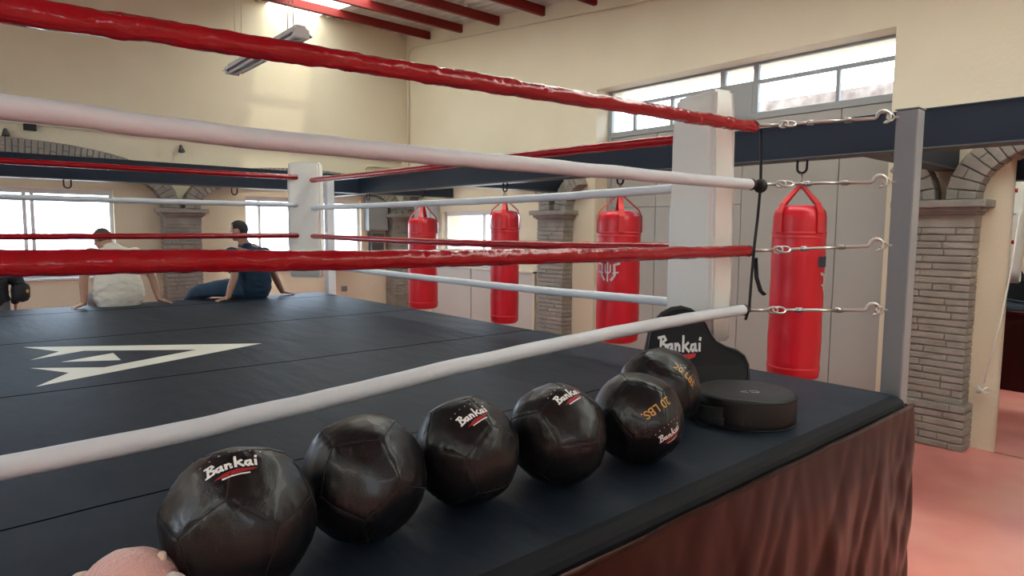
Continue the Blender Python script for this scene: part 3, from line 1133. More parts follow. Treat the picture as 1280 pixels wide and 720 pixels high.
def bag(label, x, y, ztop, zbot, R, zbeam, printed=None, prot=0.0):
    random.seed(int(y * 100))
    t = thing('punching_bag', label, 'punching bag', (x, y, 0), prot, 'red hanging punching bags')
    h = ztop - zbot
    bm = bmesh.new()
    prof = [(R * 0.35, zbot - 0.012), (R * 0.8, zbot - 0.006), (R * 0.965, zbot + 0.012), (R, zbot + 0.05)]
    for k in range(1, 12):
        prof.append((R * (1 - 0.012 * math.sin(k * 1.7)), zbot + 0.05 + (h - 0.28) * k / 12))
    prof += [(R * 0.995, ztop - 0.17), (R * 0.985, ztop - 0.09), (R * 0.95, ztop - 0.045), (R * 0.82, ztop - 0.01), (R * 0.55, ztop + 0.0), (R * 0.2, ztop + 0.004)]
    lathe(bm, prof, 40)
    body = obj('bag_body', bm, M_bag, t, True)
    for zz in (ztop - 0.205, ztop - 0.235, zbot + 0.07):
        bm = bmesh.new()
        lathe(bm, [(R * 1.001, zz), (R * 1.012, zz + 0.003), (R * 1.012, zz + 0.014), (R * 1.001, zz + 0.017)], 40, cap=False)
        obj('stitched_band', bm, M_bagband, body, True)
    za = zbeam - 0.185
    for k in range(4):
        a = PI / 4 + k * PI / 2
        ca, sa = math.cos(a), math.sin(a)
        bm = bmesh.new()
        P = [(R * 1.02 * ca, R * 1.02 * sa, ztop - 0.20), (R * 1.01 * ca, R * 1.01 * sa, ztop - 0.06), (R * 0.86 * ca, R * 0.86 * sa, ztop + 0.006), (0.012 * ca, 0.012 * sa, za)]
        nn = V((ca, sa, 0))
        sd_ = V((-sa, ca, 0))
        L = []
        for j, p in enumerate(P):
            wv = 0.024 if j < 3 else 0.018
            th = V((0, 0, 0.007)) + nn * 0.008
            p = V(p)
            L.append([bm.verts.new(p - sd_ * wv - th * 0), bm.verts.new(p + sd_ * wv), bm.verts.new(p + sd_ * wv + th), bm.verts.new(p - sd_ * wv + th)])
        for A, B in zip(L, L[1:]):
            for q in range(4):
                bm.faces.new((A[q], A[(q + 1) % 4], B[(q + 1) % 4], B[q]))
        bm.faces.new(L[0])
        bm.faces.new(L[-1])
        obj('hanging_strap', bm, M_bagband, t)
    bm = bmesh.new()
    tube(bm, [(0, 0.026 * math.cos(k * PI / 7), za + 0.010 + 0.028 * math.sin(k * PI / 7)) for k in range(14)], 0.007, 8, closed=True)
    tube(bm, [(0.018 * math.cos(k * PI / 7), 0, za + 0.060 + 0.034 * math.sin(k * PI / 7)) for k in range(14)], 0.007, 8, closed=True)
    obj('carabiner', bm, M_steel, t, True)
    if printed:
        a0, parts = printed
        for polys, m, nm_, rad in parts:
            bm = bmesh.new()
            for poly in polys:
                # subdivide along x for the curve
                vs = [bm.verts.new((p[0], 0, p[1])) for p in poly]
                bm.faces.new(vs)
            bmesh.ops.triangulate(bm, faces=bm.faces[:])
            bmesh.ops.subdivide_edges(bm, edges=bm.edges[:], cuts=3, use_grid_fill=True)
            for v in bm.verts:
                an = a0 + v.co.x / R
                v.co = V(((R + rad) * math.cos(an), (R + rad) * math.sin(an), v.co.z))
            obj(nm_, bm, m, body)
    return t


def stroke(pts, wd):
    """list of quads covering a polyline"""
    out = []
    pts = [V((p[0], p[1])) for p in pts]
    for a, b in zip(pts, pts[1:]):
        d = (b - a).normalized()
        n_ = V((-d.y, d.x)) * wd / 2
        e = d * wd * 0.3
        out.append([tuple(a - n_ - e), tuple(b - n_ + e), tuple(b + n_ + e), tuple(a + n_ - e)])
    return out


zc = 1.38
TR = []
for s in (-1, 1):
    TR += stroke([(s * 0.105, zc + 0.085), (s * 0.06, zc + 0.07), (s * 0.066, zc - 0.02), (s * 0.035, zc - 0.065)], 0.020)
    TR += stroke([(s * 0.095, zc + 0.005), (s * 0.05, zc - 0.005)], 0.014)
    TR += stroke([(s * 0.025, zc + 0.07), (s * 0.025, zc + 0.01), (0, zc - 0.01)], 0.012)
TR += stroke([(0, zc + 0.10), (0, zc - 0.075)], 0.014)
PR = (PI + 0.46, [([[(-0.14, zc + 0.13), (0.08, zc + 0.13), (0.08, zc + 0.205), (-0.14, zc + 0.205)]], M_navyprint, 'label_patch', 0.0055), (TR, M_silver, 'trident_emblem', 0.0055)])
PR5 = (-0.42 + 0.0, PR[1])
zbm = 2.265
bag('red punching bag hanging right of the near corner, beside the grey post', BX, 2.17, 1.945, 0.70, 0.180, zbm, (-1.13 - 0.436, PR[1]), 0.436)
bag('red punching bag with silver trident emblem in front of the grey gate', BX, 3.835, 1.935, 0.74, 0.195, zbm, (-PI + 0.20, PR[1]))
bag('slim red punching bag between the brick columns, near the far window', BX, 5.455, 1.965, 0.73, 0.157, zbm, None)
bag('leftmost red punching bag, hanging near the far room corner', BX, 7.10, 1.905, 0.735, 0.190, zbm, None)


def beam_hook(label, x, y, z, rz, group):
    bm = bmesh.new()
    P = [(0, -0.035, 0.01), (0, -0.035, -0.055)] + [(0, -0.035 * math.cos(k * PI / 8), -0.055 - 0.035 * math.sin(k * PI / 8)) for k in range(9)] + [(0, 0.035, -0.055), (0, 0.035, 0.01)]
    tube(bm, P, 0.0085, 8)
    o = obj('beam_hook', bm, M_black, None, True)
    o.location = (x, y, z)
    o.rotation_euler = (0, 0, rz)
    tag(o, label, 'hook', group)


hl = ['black hook under the beam holding the bag beside the grey post', 'black hook under the beam holding the bag with the emblem',
      'black hook under the beam holding the slim bag', 'black hook under the beam holding the leftmost bag']
for y, l in zip((2.17, 3.835, 5.455, 7.10), hl):
    beam_hook(l, BX, y, zbm, 0, 'hooks welded under the right beam')
beam_hook('empty black hook under the right beam near the frame corner', BX, 8.55, zbm, 0, 'hooks welded under the right beam')
beam_hook('empty black hook under the far beam above the white shirt person', 1.0, 8.75, 2.275, PI / 2, 'hooks welded under the far beam')
beam_hook('empty black hook under the far beam above the navy shirt person', 2.80, 8.75, 2.275, PI / 2, 'hooks welded under the far beam')

# ------------------------------------------------------------------ medicine balls
phi = (1 + 5 ** .5) / 2
DOD = [V(p).normalized() for p in [(0, 1, phi), (0, 1, -phi), (0, -1, phi), (0, -1, -phi), (1, phi, 0), (1, -phi, 0), (-1, phi, 0), (-1, -phi, 0), (phi, 0, 1), (phi, 0, -1), (-phi, 0, 1), (-phi, 0, -1)]]

LET = {
    'B': [[(0.045, 0.02), (0.06, 0.28)], [(0.0, 0.27), (0.13, 0.30), (0.165, 0.24), (0.07, 0.165)], [(0.07, 0.165), (0.175, 0.13), (0.15, 0.03), (0.0, 0.0)]],
    'a1': [[(0.30, 0.155), (0.225, 0.14), (0.205, 0.06), (0.25, 0.025), (0.305, 0.10)], [(0.305, 0.16), (0.31, 0.04), (0.335, 0.03)]],
    'n': [[(0.385, 0.17), (0.39, 0.03)], [(0.39, 0.11), (0.44, 0.165), (0.475, 0.13), (0.48, 0.03)]],
    'k': [[(0.575, 0.32), (0.56, 0.02)], [(0.685, 0.19), (0.575, 0.10)], [(0.60, 0.12), (0.70, 0.02)]],
    'a2': [[(0.84, 0.165), (0.765, 0.15), (0.74, 0.07), (0.79, 0.03), (0.845, 0.11)], [(0.845, 0.175), (0.85, 0.05), (0.88, 0.04)]],
    'i': [[(0.945, 0.18), (0.94, 0.04)], [(0.955, 0.25), (0.965, 0.29)]]}


def word_polys(wd=0.038):
    out = []
    for L in LET.values():
        for s in L:
            out += stroke([(x - 0.5, y - 0.12) for x, y in s], wd)
    return out


REDP = [[(-0.38, -0.27), (-0.10, -0.16), (0.46, -0.145), (0.36, -0.20), (-0.05, -0.275)]]
BAR = [[(-0.22, -0.33), (0.30, -0.29), (0.30, -0.255), (-0.22, -0.295)]]


def text_polys(txt, size=1.0):
    cu = bpy.data.curves.new('txt', 'FONT')
    cu.body = txt
    cu.size = size
    cu.align_x = 'CENTER'
    cu.align_y = 'CENTER'
    cu.offset = 0.012 * size
    cu.resolution_u = 3
    o = bpy.data.objects.new('txt', cu)
    COL.objects.link(o)
    dg = bpy.context.evaluated_depsgraph_get()
    dg.update()
    me = bpy.data.meshes.new_from_object(o.evaluated_get(dg))
    bpy.data.objects.remove(o)
    xs = [v.co.x for v in me.vertices]
    wdt = max(xs) - min(xs)
    out = [[(me.vertices[i].co.x / wdt, me.vertices[i].co.y / wdt) for i in p.vertices] for p in me.polygons]
    return out


LBS = text_polys('20 LBS.')


def on_surface(name, polys, bvh, c, nA, nB, length, m, parent, lift=0.0012, dv=0.0, sc_=1.0, cuts=2):
    nA, nB = V(nA).normalized(), V(nB).normalized()
    n_ = (nA + nB).normalized()
    r_ = (nB - nA)
    r_ = (r_ - n_ * r_.dot(n_)).normalized()
    u_ = n_.cross(r_)
    bm = bmesh.new()
    for poly in polys:
        try:
            bm.faces.new([bm.verts.new((p[0] * sc_, (p[1] + dv) * sc_, 0)) for p in poly])
        except ValueError:
            pass
    bmesh.ops.triangulate(bm, faces=bm.faces[:])
    es = [e for e in bm.edges if e.calc_length() > 0.06]
    bmesh.ops.subdivide_edges(bm, edges=es, cuts=cuts)
    bmesh.ops.triangulate(bm, faces=bm.faces[:])
    for v in bm.verts:
        # arc-length mapping around the ball
        x, y = v.co.x * length, v.co.y * length
        R_ = 0.158
        d = math.hypot(x, y)
        if d < 1e-7:
            dr = n_
        else:
            an = d / R_
            dr = n_ * math.cos(an) + (r_ * x + u_ * y) / d * math.sin(an)
        hit = bvh.ray_cast(V(c) + dr * 0.5, -dr)
        if hit[0] is None:
            v.co = V(c) + dr * R_
        else:
            v.co = hit[0] + dr * lift
    return obj(name, bm, m, parent)


def med_ball(label, c, R, rot, prints):
    c = V(c)
    t = thing('medicine_ball', label, 'medicine ball', (c.x, c.y, CZ), 0, 'black medicine balls lined up on the apron')
    E = Matrix.Rotation(rot[2], 3, 'Z') @ Matrix.Rotation(rot[1], 3, 'Y') @ Matrix.Rotation(rot[0], 3, 'X')
    ax = [E @ a for a in DOD]
    bm = bmesh.new()
    bmesh.ops.create_icosphere(bm, subdivisions=6, radius=1.0)
    zb = CZ - c.z
    sd_ = c.x * 10
    for v in bm.verts:
        n_ = v.co.normalized()
        ds = sorted(((n_.dot(a), i) for i, a in enumerate(ax)), reverse=True)
        gap = ds[0][0] - ds[1][0]
        edge = gap / 1.05
        s = 0.70 + 0.30 * 0.915 / ds[0][0]
        s -= 0.016 * math.exp(-(edge / 0.016) ** 2) + 0.008 * math.exp(-(edge / 0.07) ** 2)
        q = noise.noise(n_ * 2.2 + V((sd_, 0, 0)))
        puck = noise.noise(V((n_.x * 15, n_.y * 15, n_.z * 5)) + V((sd_, 3, 1)))
        dent = noise.noise(n_ * 5.5 + V((sd_, 7, 2)))
        s += 0.013 * puck * math.exp(-(edge / 0.16) ** 2) + 0.020 * q + 0.008 * dent
        p = n_ * (R * 1.018) * s
        if p.z < zb:
            p.z = zb + 0.0005
        elif p.z < zb + 0.02:
            p.z = zb + 0.0005 + (p.z - zb) * 0.9
        v.co = p + c
    bvh = BVHTree.FromBMesh(bm)
    # stitched seam piping as a thin raised thread beside every seam
    seam = bmesh.new()
    for i in range(12):
        for j in range(i + 1, 12):
            if ax[i].dot(ax[j]) < 0.40:
                continue
            mid = (ax[i] + ax[j]).normalized()
            td = (ax[i] - ax[j]).cross(mid).normalized()
            P = []
            for k in range(15):
                a = (k / 14 - 0.5) * 0.73
                dr = mid * math.cos(a) + td * math.sin(a)
                h = bvh.ray_cast(c + dr * 0.5, -dr)
                P.append((h[0] if h[0] else c + dr * R) + dr * 0.0004)
            if min(p.z for p in P) > CZ + 0.004:
                tube(seam, P, 0.0014, 6)
    for v in bm.verts:
        v.co -= V((c.x, c.y, CZ))
    cover = obj('ball_cover', bm, M_blackvinyl, t, True)
    if len(seam.verts):
        for v in seam.verts:
            v.co -= V((c.x, c.y, CZ))
        o = obj('seam_thread', seam, M_blackcloth, cover, True)
    for name, polys, m, nA, nB, ln, dv, lift in prints:
        o = on_surface(name, polys, bvh, c, nA, nB, ln, m, cover, lift, dv)
        for v in o.data.vertices:
            v.co -= V((c.x, c.y, CZ))
    return t


WORD = word_polys(0.052)


def dots(n=7, rad=0.34, dv=0.0):
    out = []
    for k in range(n):
        x = (k / (n - 1) - .5) * 1.15
        y = 0.42 - 0.35 * x * x
        s = 0.028
        out.append([(x - s, y - s * .6), (x + s, y - s * .6), (x, y + s)])
    return out


def logo_prints(nA, nB, ln=0.105, withdots=True):
    L = [('red_swash', REDP, M_redprint, nA, nB, ln, 0, 0.0010), ('lettering', WORD, M_white, nA, nB, ln, 0, 0.0016), ('underline', BAR, M_white, nA, nB, ln, 0, 0.0018)]
    if withdots:
        L.append(('dot_marks', dots(), M_silver, nA, nB, ln, 0, 0.0012))
    return L


med_ball('nearest black medicine ball with white lettering, beside the pink plush', (0.451, 1.435, 1.105), 0.158, (0.15, 0.25, 0.1), logo_prints((-0.453, -0.264, 0.851), (0.08, -0.383, 0.92)))
med_ball('plain black medicine ball without any lettering, second from the pink plush', (0.782, 1.489, 1.103), 0.158, (0.5, -0.12, 0.75), [])
med_ball('black medicine ball third from the pink plush, white lettering on top', (1.115, 1.486, 1.10), 0.155, (0.1, 0.3, 0.55), logo_prints((-0.498, -0.451, 0.741), (0.087, -0.476, 0.875), 0.098))
med_ball('black medicine ball fourth from the pink plush, small white lettering on top', (1.433, 1.423, 1.103), 0.157, (0.0, 0.1, 1.2), logo_prints((-0.438, -0.397, 0.807), (0.135, -0.404, 0.905), 0.096))
med_ball('black medicine ball with upside down gold weight marking above white lettering', (1.784, 1.380, 1.10), 0.155, (0.75, 0.1, 0.3),
         logo_prints((-0.394, -0.894, -0.214), (0.114, -0.993, 0.023), 0.092) + [('weight_marking', LBS, M_gold, (-0.041, -0.816, 0.576), (-0.693, -0.666, 0.276), 0.118, 0, 0.0015)])
med_ball('black medicine ball resting against the shield, gold weight marking', (2.165, 1.566, 1.108), 0.162, (0.2, 0.6, 0.9),
         [('weight_marking', LBS, M_gold, (-0.277, -0.664, 0.695), (-0.002, -0.966, 0.257), 0.112, 0, 0.0015), ('dot_marks', dots(), M_silver, (-0.277, -0.664, 0.695), (-0.002, -0.966, 0.257), 0.10, -0.15, 0.0012)])

# ------------------------------------------------------------------ round pad
t = thing('round_strike_pad', 'thick round black strike pad lying flat on the apron corner', 'strike pad', (2.545, 1.395, CZ))
bm = bmesh.new()
R, H = 0.205, 0.125
prof = [(R * 0.5, 0.0), (R * 0.96, 0.0), (R * 0.995, 0.008), (R * 1.0, 0.03), (R * 1.005, 0.06), (R, H - 0.02), (R * 0.985, H - 0.005), (R * 0.95, H), (R * 0.6, H + 0.004), (R * 0.1, H + 0.005)]
lathe(bm, prof, 64)
for v in bm.verts:
    v.co += V((1, 1, 0.4)) * 0.0025 * noise.noise(v.co * 14)
obj('pad_body', bm, M_blackpad, t, True)
bm = bmesh.new()
for zz in (0.006, H - 0.009):
    tube(bm, [(R * 1.002 * math.cos(k * PI / 32), R * 1.002 * math.sin(k * PI / 32), zz) for k in range(64)], 0.003, 6, closed=True)
obj('edge_piping', bm, M_blackcloth, t, True)
bm = bmesh.new()
P = []
for k in range(13):
    a = math.radians(100 + 85 * k / 12)
    s = math.sin(PI * k / 12)
    P.append(((R + 0.004 + 0.05 * s) * math.cos(a), (R + 0.004 + 0.05 * s) * math.sin(a), 0.055))
tube(bm, P, [(0.034, 0.006)] * 13, 10)
obj('arm_strap', bm, M_blackcloth, t, True)
bm = bmesh.new()
P = []
for k in range(9):
    a = math.radians(125 + 62 * k / 8)
    P.append(((R + 0.006 + 0.03 * math.sin(PI * k / 8)) * math.cos(a), (R + 0.006 + 0.03 * math.sin(PI * k / 8)) * math.sin(a), 0.03))
tube(bm, P, [(0.02, 0.005)] * 9, 10)
obj('arm_strap', bm, M_blackcloth, t, True)
bm = bmesh.new()
for sgn in (-1, 1):
    for q in stroke([(0.0, 0.012 * sgn), (0.022, 0.016 * sgn), (0.034, 0.006 * sgn)], 0.006) + stroke([(-0.04, 0.004 * sgn), (-0.014, 0.012 * sgn)], 0.005):
        bm.faces.new([bm.verts.new((x + 0.0, y - 0.055, H + 0.0058)) for x, y in q])
rotm = Matrix.Rotation(-0.7, 4, 'Z')
bmesh.ops.transform(bm, matrix=rotm, verts=bm.verts[:])
obj('wing_mark', bm, M_silver, t)

# ------------------------------------------------------------------ belly shield
sh = thing('body_shield', 'black padded body shield with white lettering propped by the corner pad', 'body shield', (2.80, 1.80, CZ), math.atan2(-0.71, 0.70))
# outline in local x (width) and z (height), thickness on y
outl = [(-0.255, 0.0), (-0.265, 0.10), (-0.258, 0.20), (-0.240, 0.29), (-0.215, 0.345), (-0.175, 0.392), (-0.125, 0.420), (-0.075, 0.428), (-0.025, 0.415),
        (0.015, 0.388), (0.045, 0.345), (0.070, 0.290), (0.100, 0.252), (0.150, 0.226), (0.205, 0.208), (0.245, 0.180), (0.266, 0.135), (0.270, 0.06), (0.262, 0.0)]
bm = bmesh.new()


def lay(scale, y, dz=0.0):
    return [bm.verts.new((x * scale, y, 0.19 + (z - 0.19) * scale + dz)) for x, z in outl]


lays = [lay(0.93, -0.030), lay(0.985, -0.022), lay(1.0, 0.0), lay(0.985, 0.022), lay(0.93, 0.030)]
for A, B in zip(lays, lays[1:]):
    for k in range(len(A)):
        bm.faces.new((A[k], A[(k + 1) % len(A)], B[(k + 1) % len(A)], B[k]))
fa = bm.faces.new(lays[0])
fb = bm.faces.new(lays[-1])
# wrap the wings back toward the wearer, lean the whole
LEAN = 0.20


def shield_xf(p):
    x, y, z = p
    y = y + 1.1 * max(0.0, abs(x) - 0.12) ** 2
    return V((x, y + z * LEAN, z * math.cos(LEAN) + 0.004))


for v in bm.verts:
    v.co = shield_xf(v.co)
o = obj('shield_body', bm, M_blackcloth, sh)
bm = bmesh.new()
for (x0, x1) in ((-0.2, -0.195), (0.195, 0.2)):
    pass
P = [shield_xf((x * 0.95, -0.0315, 0.19 + (z - 0.19) * 0.95)) for x, z in outl]
tube(bm, P, 0.004, 6, closed=True)
obj('edge_piping', bm, M_blackvinyl, sh, True)
for polys, m, nm_, lift in ((WORD, M_white, 'lettering', 0.0), ([[(0.06, -0.16), (0.36, -0.13), (0.34, -0.20), (0.20, -0.25), (0.08, -0.22)]], M_redprint, 'red_swash', 0.0)):
    bm = bmesh.new()
    for poly in polys:
        bm.faces.new([bm.verts.new(shield_xf((p[0] * 0.215 - 0.085, -0.0325, p[1] * 0.26 + 0.225))) for p in poly])
    if nm_ == 'red_swash':
        o = obj(nm_, bm, mat('bright_red_print', (0.6, 0.03, 0.02), 0.6), sh)
    else:
        obj(nm_, bm, m, sh)

# ------------------------------------------------------------------ pink plush
pl = thing('plush_toy', 'round pink plush toy at the left bottom beside the nearest ball', 'plush toy', (0.222, 1.385, CZ))
bm = bmesh.new()
ellipsoid(bm, (0, 0, 0.088), (0.092, 0.088, 0.090))
ellipsoid(bm, (-0.03, -0.06, 0.05), (0.06, 0.05, 0.045))
fuse('body', bm, M_pink, pl, 0.004, 6, (30, 0.002))
bm = bmesh.new()
rv = V((0.756, -0.655, 0))
fv = V((0.655, 0.756, 0))
for s, m_ in ((-1, M_plushbeige), (1, M_plushwhite)):
    bm = bmesh.new()
    c = rv * (0.088 * s) + V((0, 0, 0.120))
    limb(bm, [rv * 0.05 * s + V((0, 0, 0.10)), c, c + rv * 0.018 * s + V((0, 0, -0.012))], [0.020, 0.017, 0.014])
    fuse('paw', bm, m_, pl, 0.003, 3)
bm = bmesh.new()
c = rv * 0.052 + fv * 0.02 + V((0, 0, 0.155))
limb(bm, [c - V((0, 0, 0.008)), c + V((0.004, 0, 0.003))], [0.011, 0.009])
obj('ear', bm, M_plushbeige, pl, True)
bm = bmesh.new()
ellipsoid(bm, -fv * 0.078 + V((0, 0, 0.055)), (0.022, 0.022, 0.016))
obj('snout', bm, M_plushbeige, pl, True)

# ------------------------------------------------------------------ people


def add_head(bm, c, fwd, up, s=1.0):
    """head with face features; c = centre of skull"""
    c = V(c)
    fwd = V(fwd).normalized()
    up = V(up).normalized()
    sd_ = fwd.cross(up).normalized()
    up = sd_.cross(fwd).normalized()
    Rm = Matrix((sd_, fwd, up)).transposed()

    def e(p, r):
        ellipsoid(bm, c + Rm @ (V(p) * s), tuple(x * s for x in r), Rm)
    e((0, -0.008, 0.02), (0.076, 0.093, 0.090))      # cranium
    e((0, 0.022, -0.045), (0.060, 0.066, 0.068))     # face
    e((0, 0.048, -0.090), (0.034, 0.030, 0.024))     # chin
    e((0, 0.086, -0.028), (0.013, 0.018, 0.024))     # nose
    e((0, 0.070, 0.004), (0.045, 0.020, 0.012))      # brow
    e((0, 0.076, -0.066), (0.024, 0.014, 0.010))     # lips
    for k in (-1, 1):
        e((0.078 * k, -0.006, -0.020), (0.011, 0.022, 0.034))   # ears
        e((0.045 * k, 0.048, -0.030), (0.022, 0.026, 0.020))    # cheeks
    return Rm


def add_hair(c, fwd, up, parent, s=1.0):
    c = V(c)
    fwd = V(fwd).normalized()
    sd_ = fwd.cross(V(up)).normalized()
    up = sd_.cross(fwd).normalized()
    Rm = Matrix((sd_, fwd, up)).transposed()
    bm = bmesh.new()
    ret = bmesh.ops.create_icosphere(bm, subdivisions=4, radius=1.0)
    for v in bm.verts:
        n_ = v.co.normalized()
        p = V((n_.x * 0.083, n_.y * 0.100 - 0.010, n_.z * 0.098 + 0.020))
        # cut the face away: pull front-low vertices inside the skull
        low = -0.055 if n_.y < -0.15 else 0.030
        if n_.y > 0.55 and n_.z < 0.62 or p.z < low:
            p = V((n_.x * 0.066, n_.y * 0.08 - 0.01, max(n_.z * 0.08 + 0.02, -0.05)))
        else:
            p += n_ * 0.003 * noise.noise(n_ * 9)
        v.co = c + Rm @ (p * s)
    return obj('hair', bm, M_hair, parent, True)


def add_eyes(c, fwd, up, parent, s=1.0):
    c = V(c)
    fwd = V(fwd).normalized()
    sd_ = fwd.cross(V(up)).normalized()
    up = sd_.cross(fwd).normalized()
    Rm = Matrix((sd_, fwd, up)).transposed()
    bm = bmesh.new()
    for k in (-1, 1):
        ellipsoid(bm, c + Rm @ (V((0.031 * k, 0.072, -0.018)) * s), (0.011, 0.011, 0.010), Rm, 12, 8)
    obj('eyes', bm, M_eye, parent, True)


def add_hand(bm, wrist, d, palm_n, thumb_side, curl=0.15, spread=0.12, s=1.0):
    """d = direction of the fingers, palm_n = out of the back of the hand, thumb_side = direction of the thumb"""
    wrist = V(wrist)
    d = V(d).normalized()
    n_ = V(palm_n)
    n_ = (n_ - d * n_.dot(d)).normalized()
    th = V(thumb_side)
    th = (th - d * th.dot(d) - n_ * th.dot(n_)).normalized()
    limb(bm, [wrist - d * 0.01, wrist + d * 0.03 * s, wrist + d * 0.085 * s], [(0.026 * s, 0.018 * s), (0.036 * s, 0.015 * s), (0.041 * s, 0.013 * s)], side=th)
    for k, (ln, off) in enumerate(((0.066, 0.030), (0.076, 0.010), (0.070, -0.011), (0.054, -0.031))):
        b = wrist + d * 0.082 * s + th * off * s
        dd = (d + th * off * 3.2 * spread * 4).normalized()
        p1 = b + dd * ln * 0.45 * s
        p2 = b + dd * ln * 0.8 * s - n_ * ln * curl * 0.5
        p3 = b + dd * ln * 1.05 * s - n_ * ln * curl * 1.3
        limb(bm, [b - d * 0.015, p1, p2, p3], [0.0095 * s, 0.009 * s, 0.008 * s, 0.007 * s], seg=10, sub=2)
    b = wrist + d * 0.03 * s + th * 0.028 * s
    td = (d * 0.6 + th * 0.8).normalized()
    limb(bm, [b, b + td * 0.030 * s, b + (td + d * 0.3).normalized() * 0.060 * s - n_ * 0.004], [0.013 * s, 0.011 * s, 0.008 * s], seg=10, sub=2)


X, Y, Z = V((1, 0, 0)), V((0, 1, 0)), V((0, 0, 1))

# person in white shirt, seen from behind, seated on the far ring edge, bent forward
p1 = thing('person', 'person in white shirt seated on the far ring edge, hunched forward', 'person', (0, 0, 0), 0)
bm = bmesh.new()
hip = V((1.27, 7.66, 1.07))
chest = V((1.27, 7.78, 1.36))
neck = V((1.255, 7.93, 1.545))
head = V((1.20, 8.035, 1.625))
limb(bm, [hip, (1.27, 7.68, 1.2), chest, (1.262, 7.88, 1.49)], [(0.165, 0.115), (0.155, 0.105), (0.175, 0.115), (0.15, 0.08)], side=X)
limb(bm, [(1.262, 7.87, 1.48), neck, head - V((0, 0.0, 0.02))], [0.062, 0.056, 0.054])
hf, hu = V((-0.35, 0.9, -0.55)), V((-0.1, 0.5, 0.9))
add_head(bm, head, hf, hu)
shL, shR = V((1.075, 7.84, 1.475)), V((1.46, 7.84, 1.475))
elL, elR = V((0.975, 7.70, 1.24)), V((1.585, 7.70, 1.235))
wrL, wrR = V((0.955, 7.60, 0.995)), V((1.625, 7.60, 0.995))
for a, b, c, sgn in ((shL, elL, wrL, -1), (shR, elR, wrR, 1)):
    limb(bm, [a, a.lerp(b, .5), b, b.lerp(c, .5), c], [0.056, 0.050, 0.041, 0.038, 0.027], seg=14)
    add_hand(bm, c, V((0.55 * sgn, -0.25, -0.22)), Z + Y * .1, -Y * 1.0 + X * 0.1 * sgn, 0.12)
for sgn in (-1, 1):
    hx = 1.27 + 0.10 * sgn
    limb(bm, [(hx, 7.68, 1.05), (hx + .02 * sgn, 7.86, 1.04), (hx + 0.04 * sgn, 8.06, 1.00)], [0.095, 0.088, 0.065])
    limb(bm, [(hx + 0.04 * sgn, 8.06, 1.00), (hx + 0.04 * sgn, 8.11, 0.80), (hx + .04 * sgn, 8.08, 0.52)], [0.060, 0.056, 0.038])
    limb(bm, [(hx + .04 * sgn, 8.07, 0.50), (hx + .05 * sgn, 8.16, 0.45), (hx + .06 * sgn, 8.26, 0.43)], [(0.036, 0.038), (0.042, 0.028), (0.038, 0.018)], side=X)
fuse('body', bm, M_skin, p1, 0.006, 3)
M_hair2 = mat('brown_hair', (0.07, 0.038, 0.022), 0.6, bump=(120, 0.8))
add_hair(head, hf, hu, p1).data.materials[0] = M_hair2
add_eyes(head, hf, hu, p1)
bm = bmesh.new()
limb(bm, [(1.27, 7.66, 1.03), (1.27, 7.665, 1.13), (1.27, 7.70, 1.24), (1.27, 7.78, 1.37), (1.264, 7.86, 1.475), (1.26, 7.90, 1.52)],
     [(0.235, 0.165), (0.230, 0.160), (0.205, 0.14), (0.225, 0.145), (0.195, 0.105), (0.085, 0.075)], side=X, seg=24)
for a, b in ((shL, elL), (shR, elR)):
    limb(bm, [a + V((0, 0, -0.01)), a.lerp(b, .35), a.lerp(b, .72)], [0.082, 0.074, 0.068])
fuse('shirt', bm, M_tee, p1, 0.009, 5, (11, 0.010))
bm = bmesh.new()
limb(bm, [(1.17, 7.68, 1.035), (1.37, 7.68, 1.035)], [(0.09, 0.09), (0.09, 0.09)])
for sgn in (-1, 1):
    hx = 1.27 + 0.10 * sgn
    limb(bm, [(hx, 7.69, 1.035), (hx + .02 * sgn, 7.86, 1.040), (hx + 0.04 * sgn, 8.06, 1.01), (hx + 0.04 * sgn, 8.12, 0.93), (hx + 0.04 * sgn, 8.115, 0.75), (hx + .04 * sgn, 8.09, 0.55)],
         [0.095, 0.100, 0.085, 0.08, 0.075, 0.06])
for v in bm.verts:
    v.co.z = max(v.co.z, CZ + 0.001) if v.co.y < 7.84 else v.co.z
fuse('trousers', bm, M_greypants, p1, 0.010, 3)
for sgn in (-1, 1):
    hx = 1.27 + 0.10 * sgn
    bm = bmesh.new()
    limb(bm, [(hx + .04 * sgn, 8.045, 0.44), (hx + .05 * sgn, 8.16, 0.425), (hx + .065 * sgn, 8.30, 0.41)], [(0.045, 0.05), (0.052, 0.045), (0.045, 0.028)], side=X)
    obj('shoe', bm, M_shoe, p1, True)

# person in navy shirt, torso turned, leaning back on both hands, jeans
p2 = thing('person', 'person in navy shirt and jeans leaning back on both hands', 'person', (0, 0, 0), 0)
bm = bmesh.new()
pel = V((2.64, 7.62, 1.07))
limb(bm, [pel, (2.62, 7.60, 1.22), (2.59, 7.60, 1.40), (2.57, 7.62, 1.50)], [(0.15, 0.115), (0.14, 0.10), (0.165, 0.11), (0.14, 0.08)], side=X * .95 + Y * -.1)
head2 = V((2.475, 7.64, 1.725))
limb(bm, [(2.56, 7.62, 1.50), (2.53, 7.63, 1.59), head2 - Z * 0.03], [0.062, 0.055, 0.055])
hf2, hu2 = V((-0.85, 0.5, -0.12)), V((-0.08, 0.0, 1))
add_head(bm, head2, hf2, hu2)
sL, sR = V((2.385, 7.60, 1.465)), V((2.775, 7.66, 1.455))
eL, eR = V((2.36, 7.46, 1.22)), V((2.87, 7.66, 1.22))
wL, wR = V((2.275, 7.43, 0.992)), V((2.985, 7.70, 0.992))
for a, b, c, sgn in ((sL, eL, wL, -1), (sR, eR, wR, 1)):
    limb(bm, [a, a.lerp(b, .5), b, b.lerp(c, .5), c], [0.056, 0.050, 0.042, 0.040, 0.027])
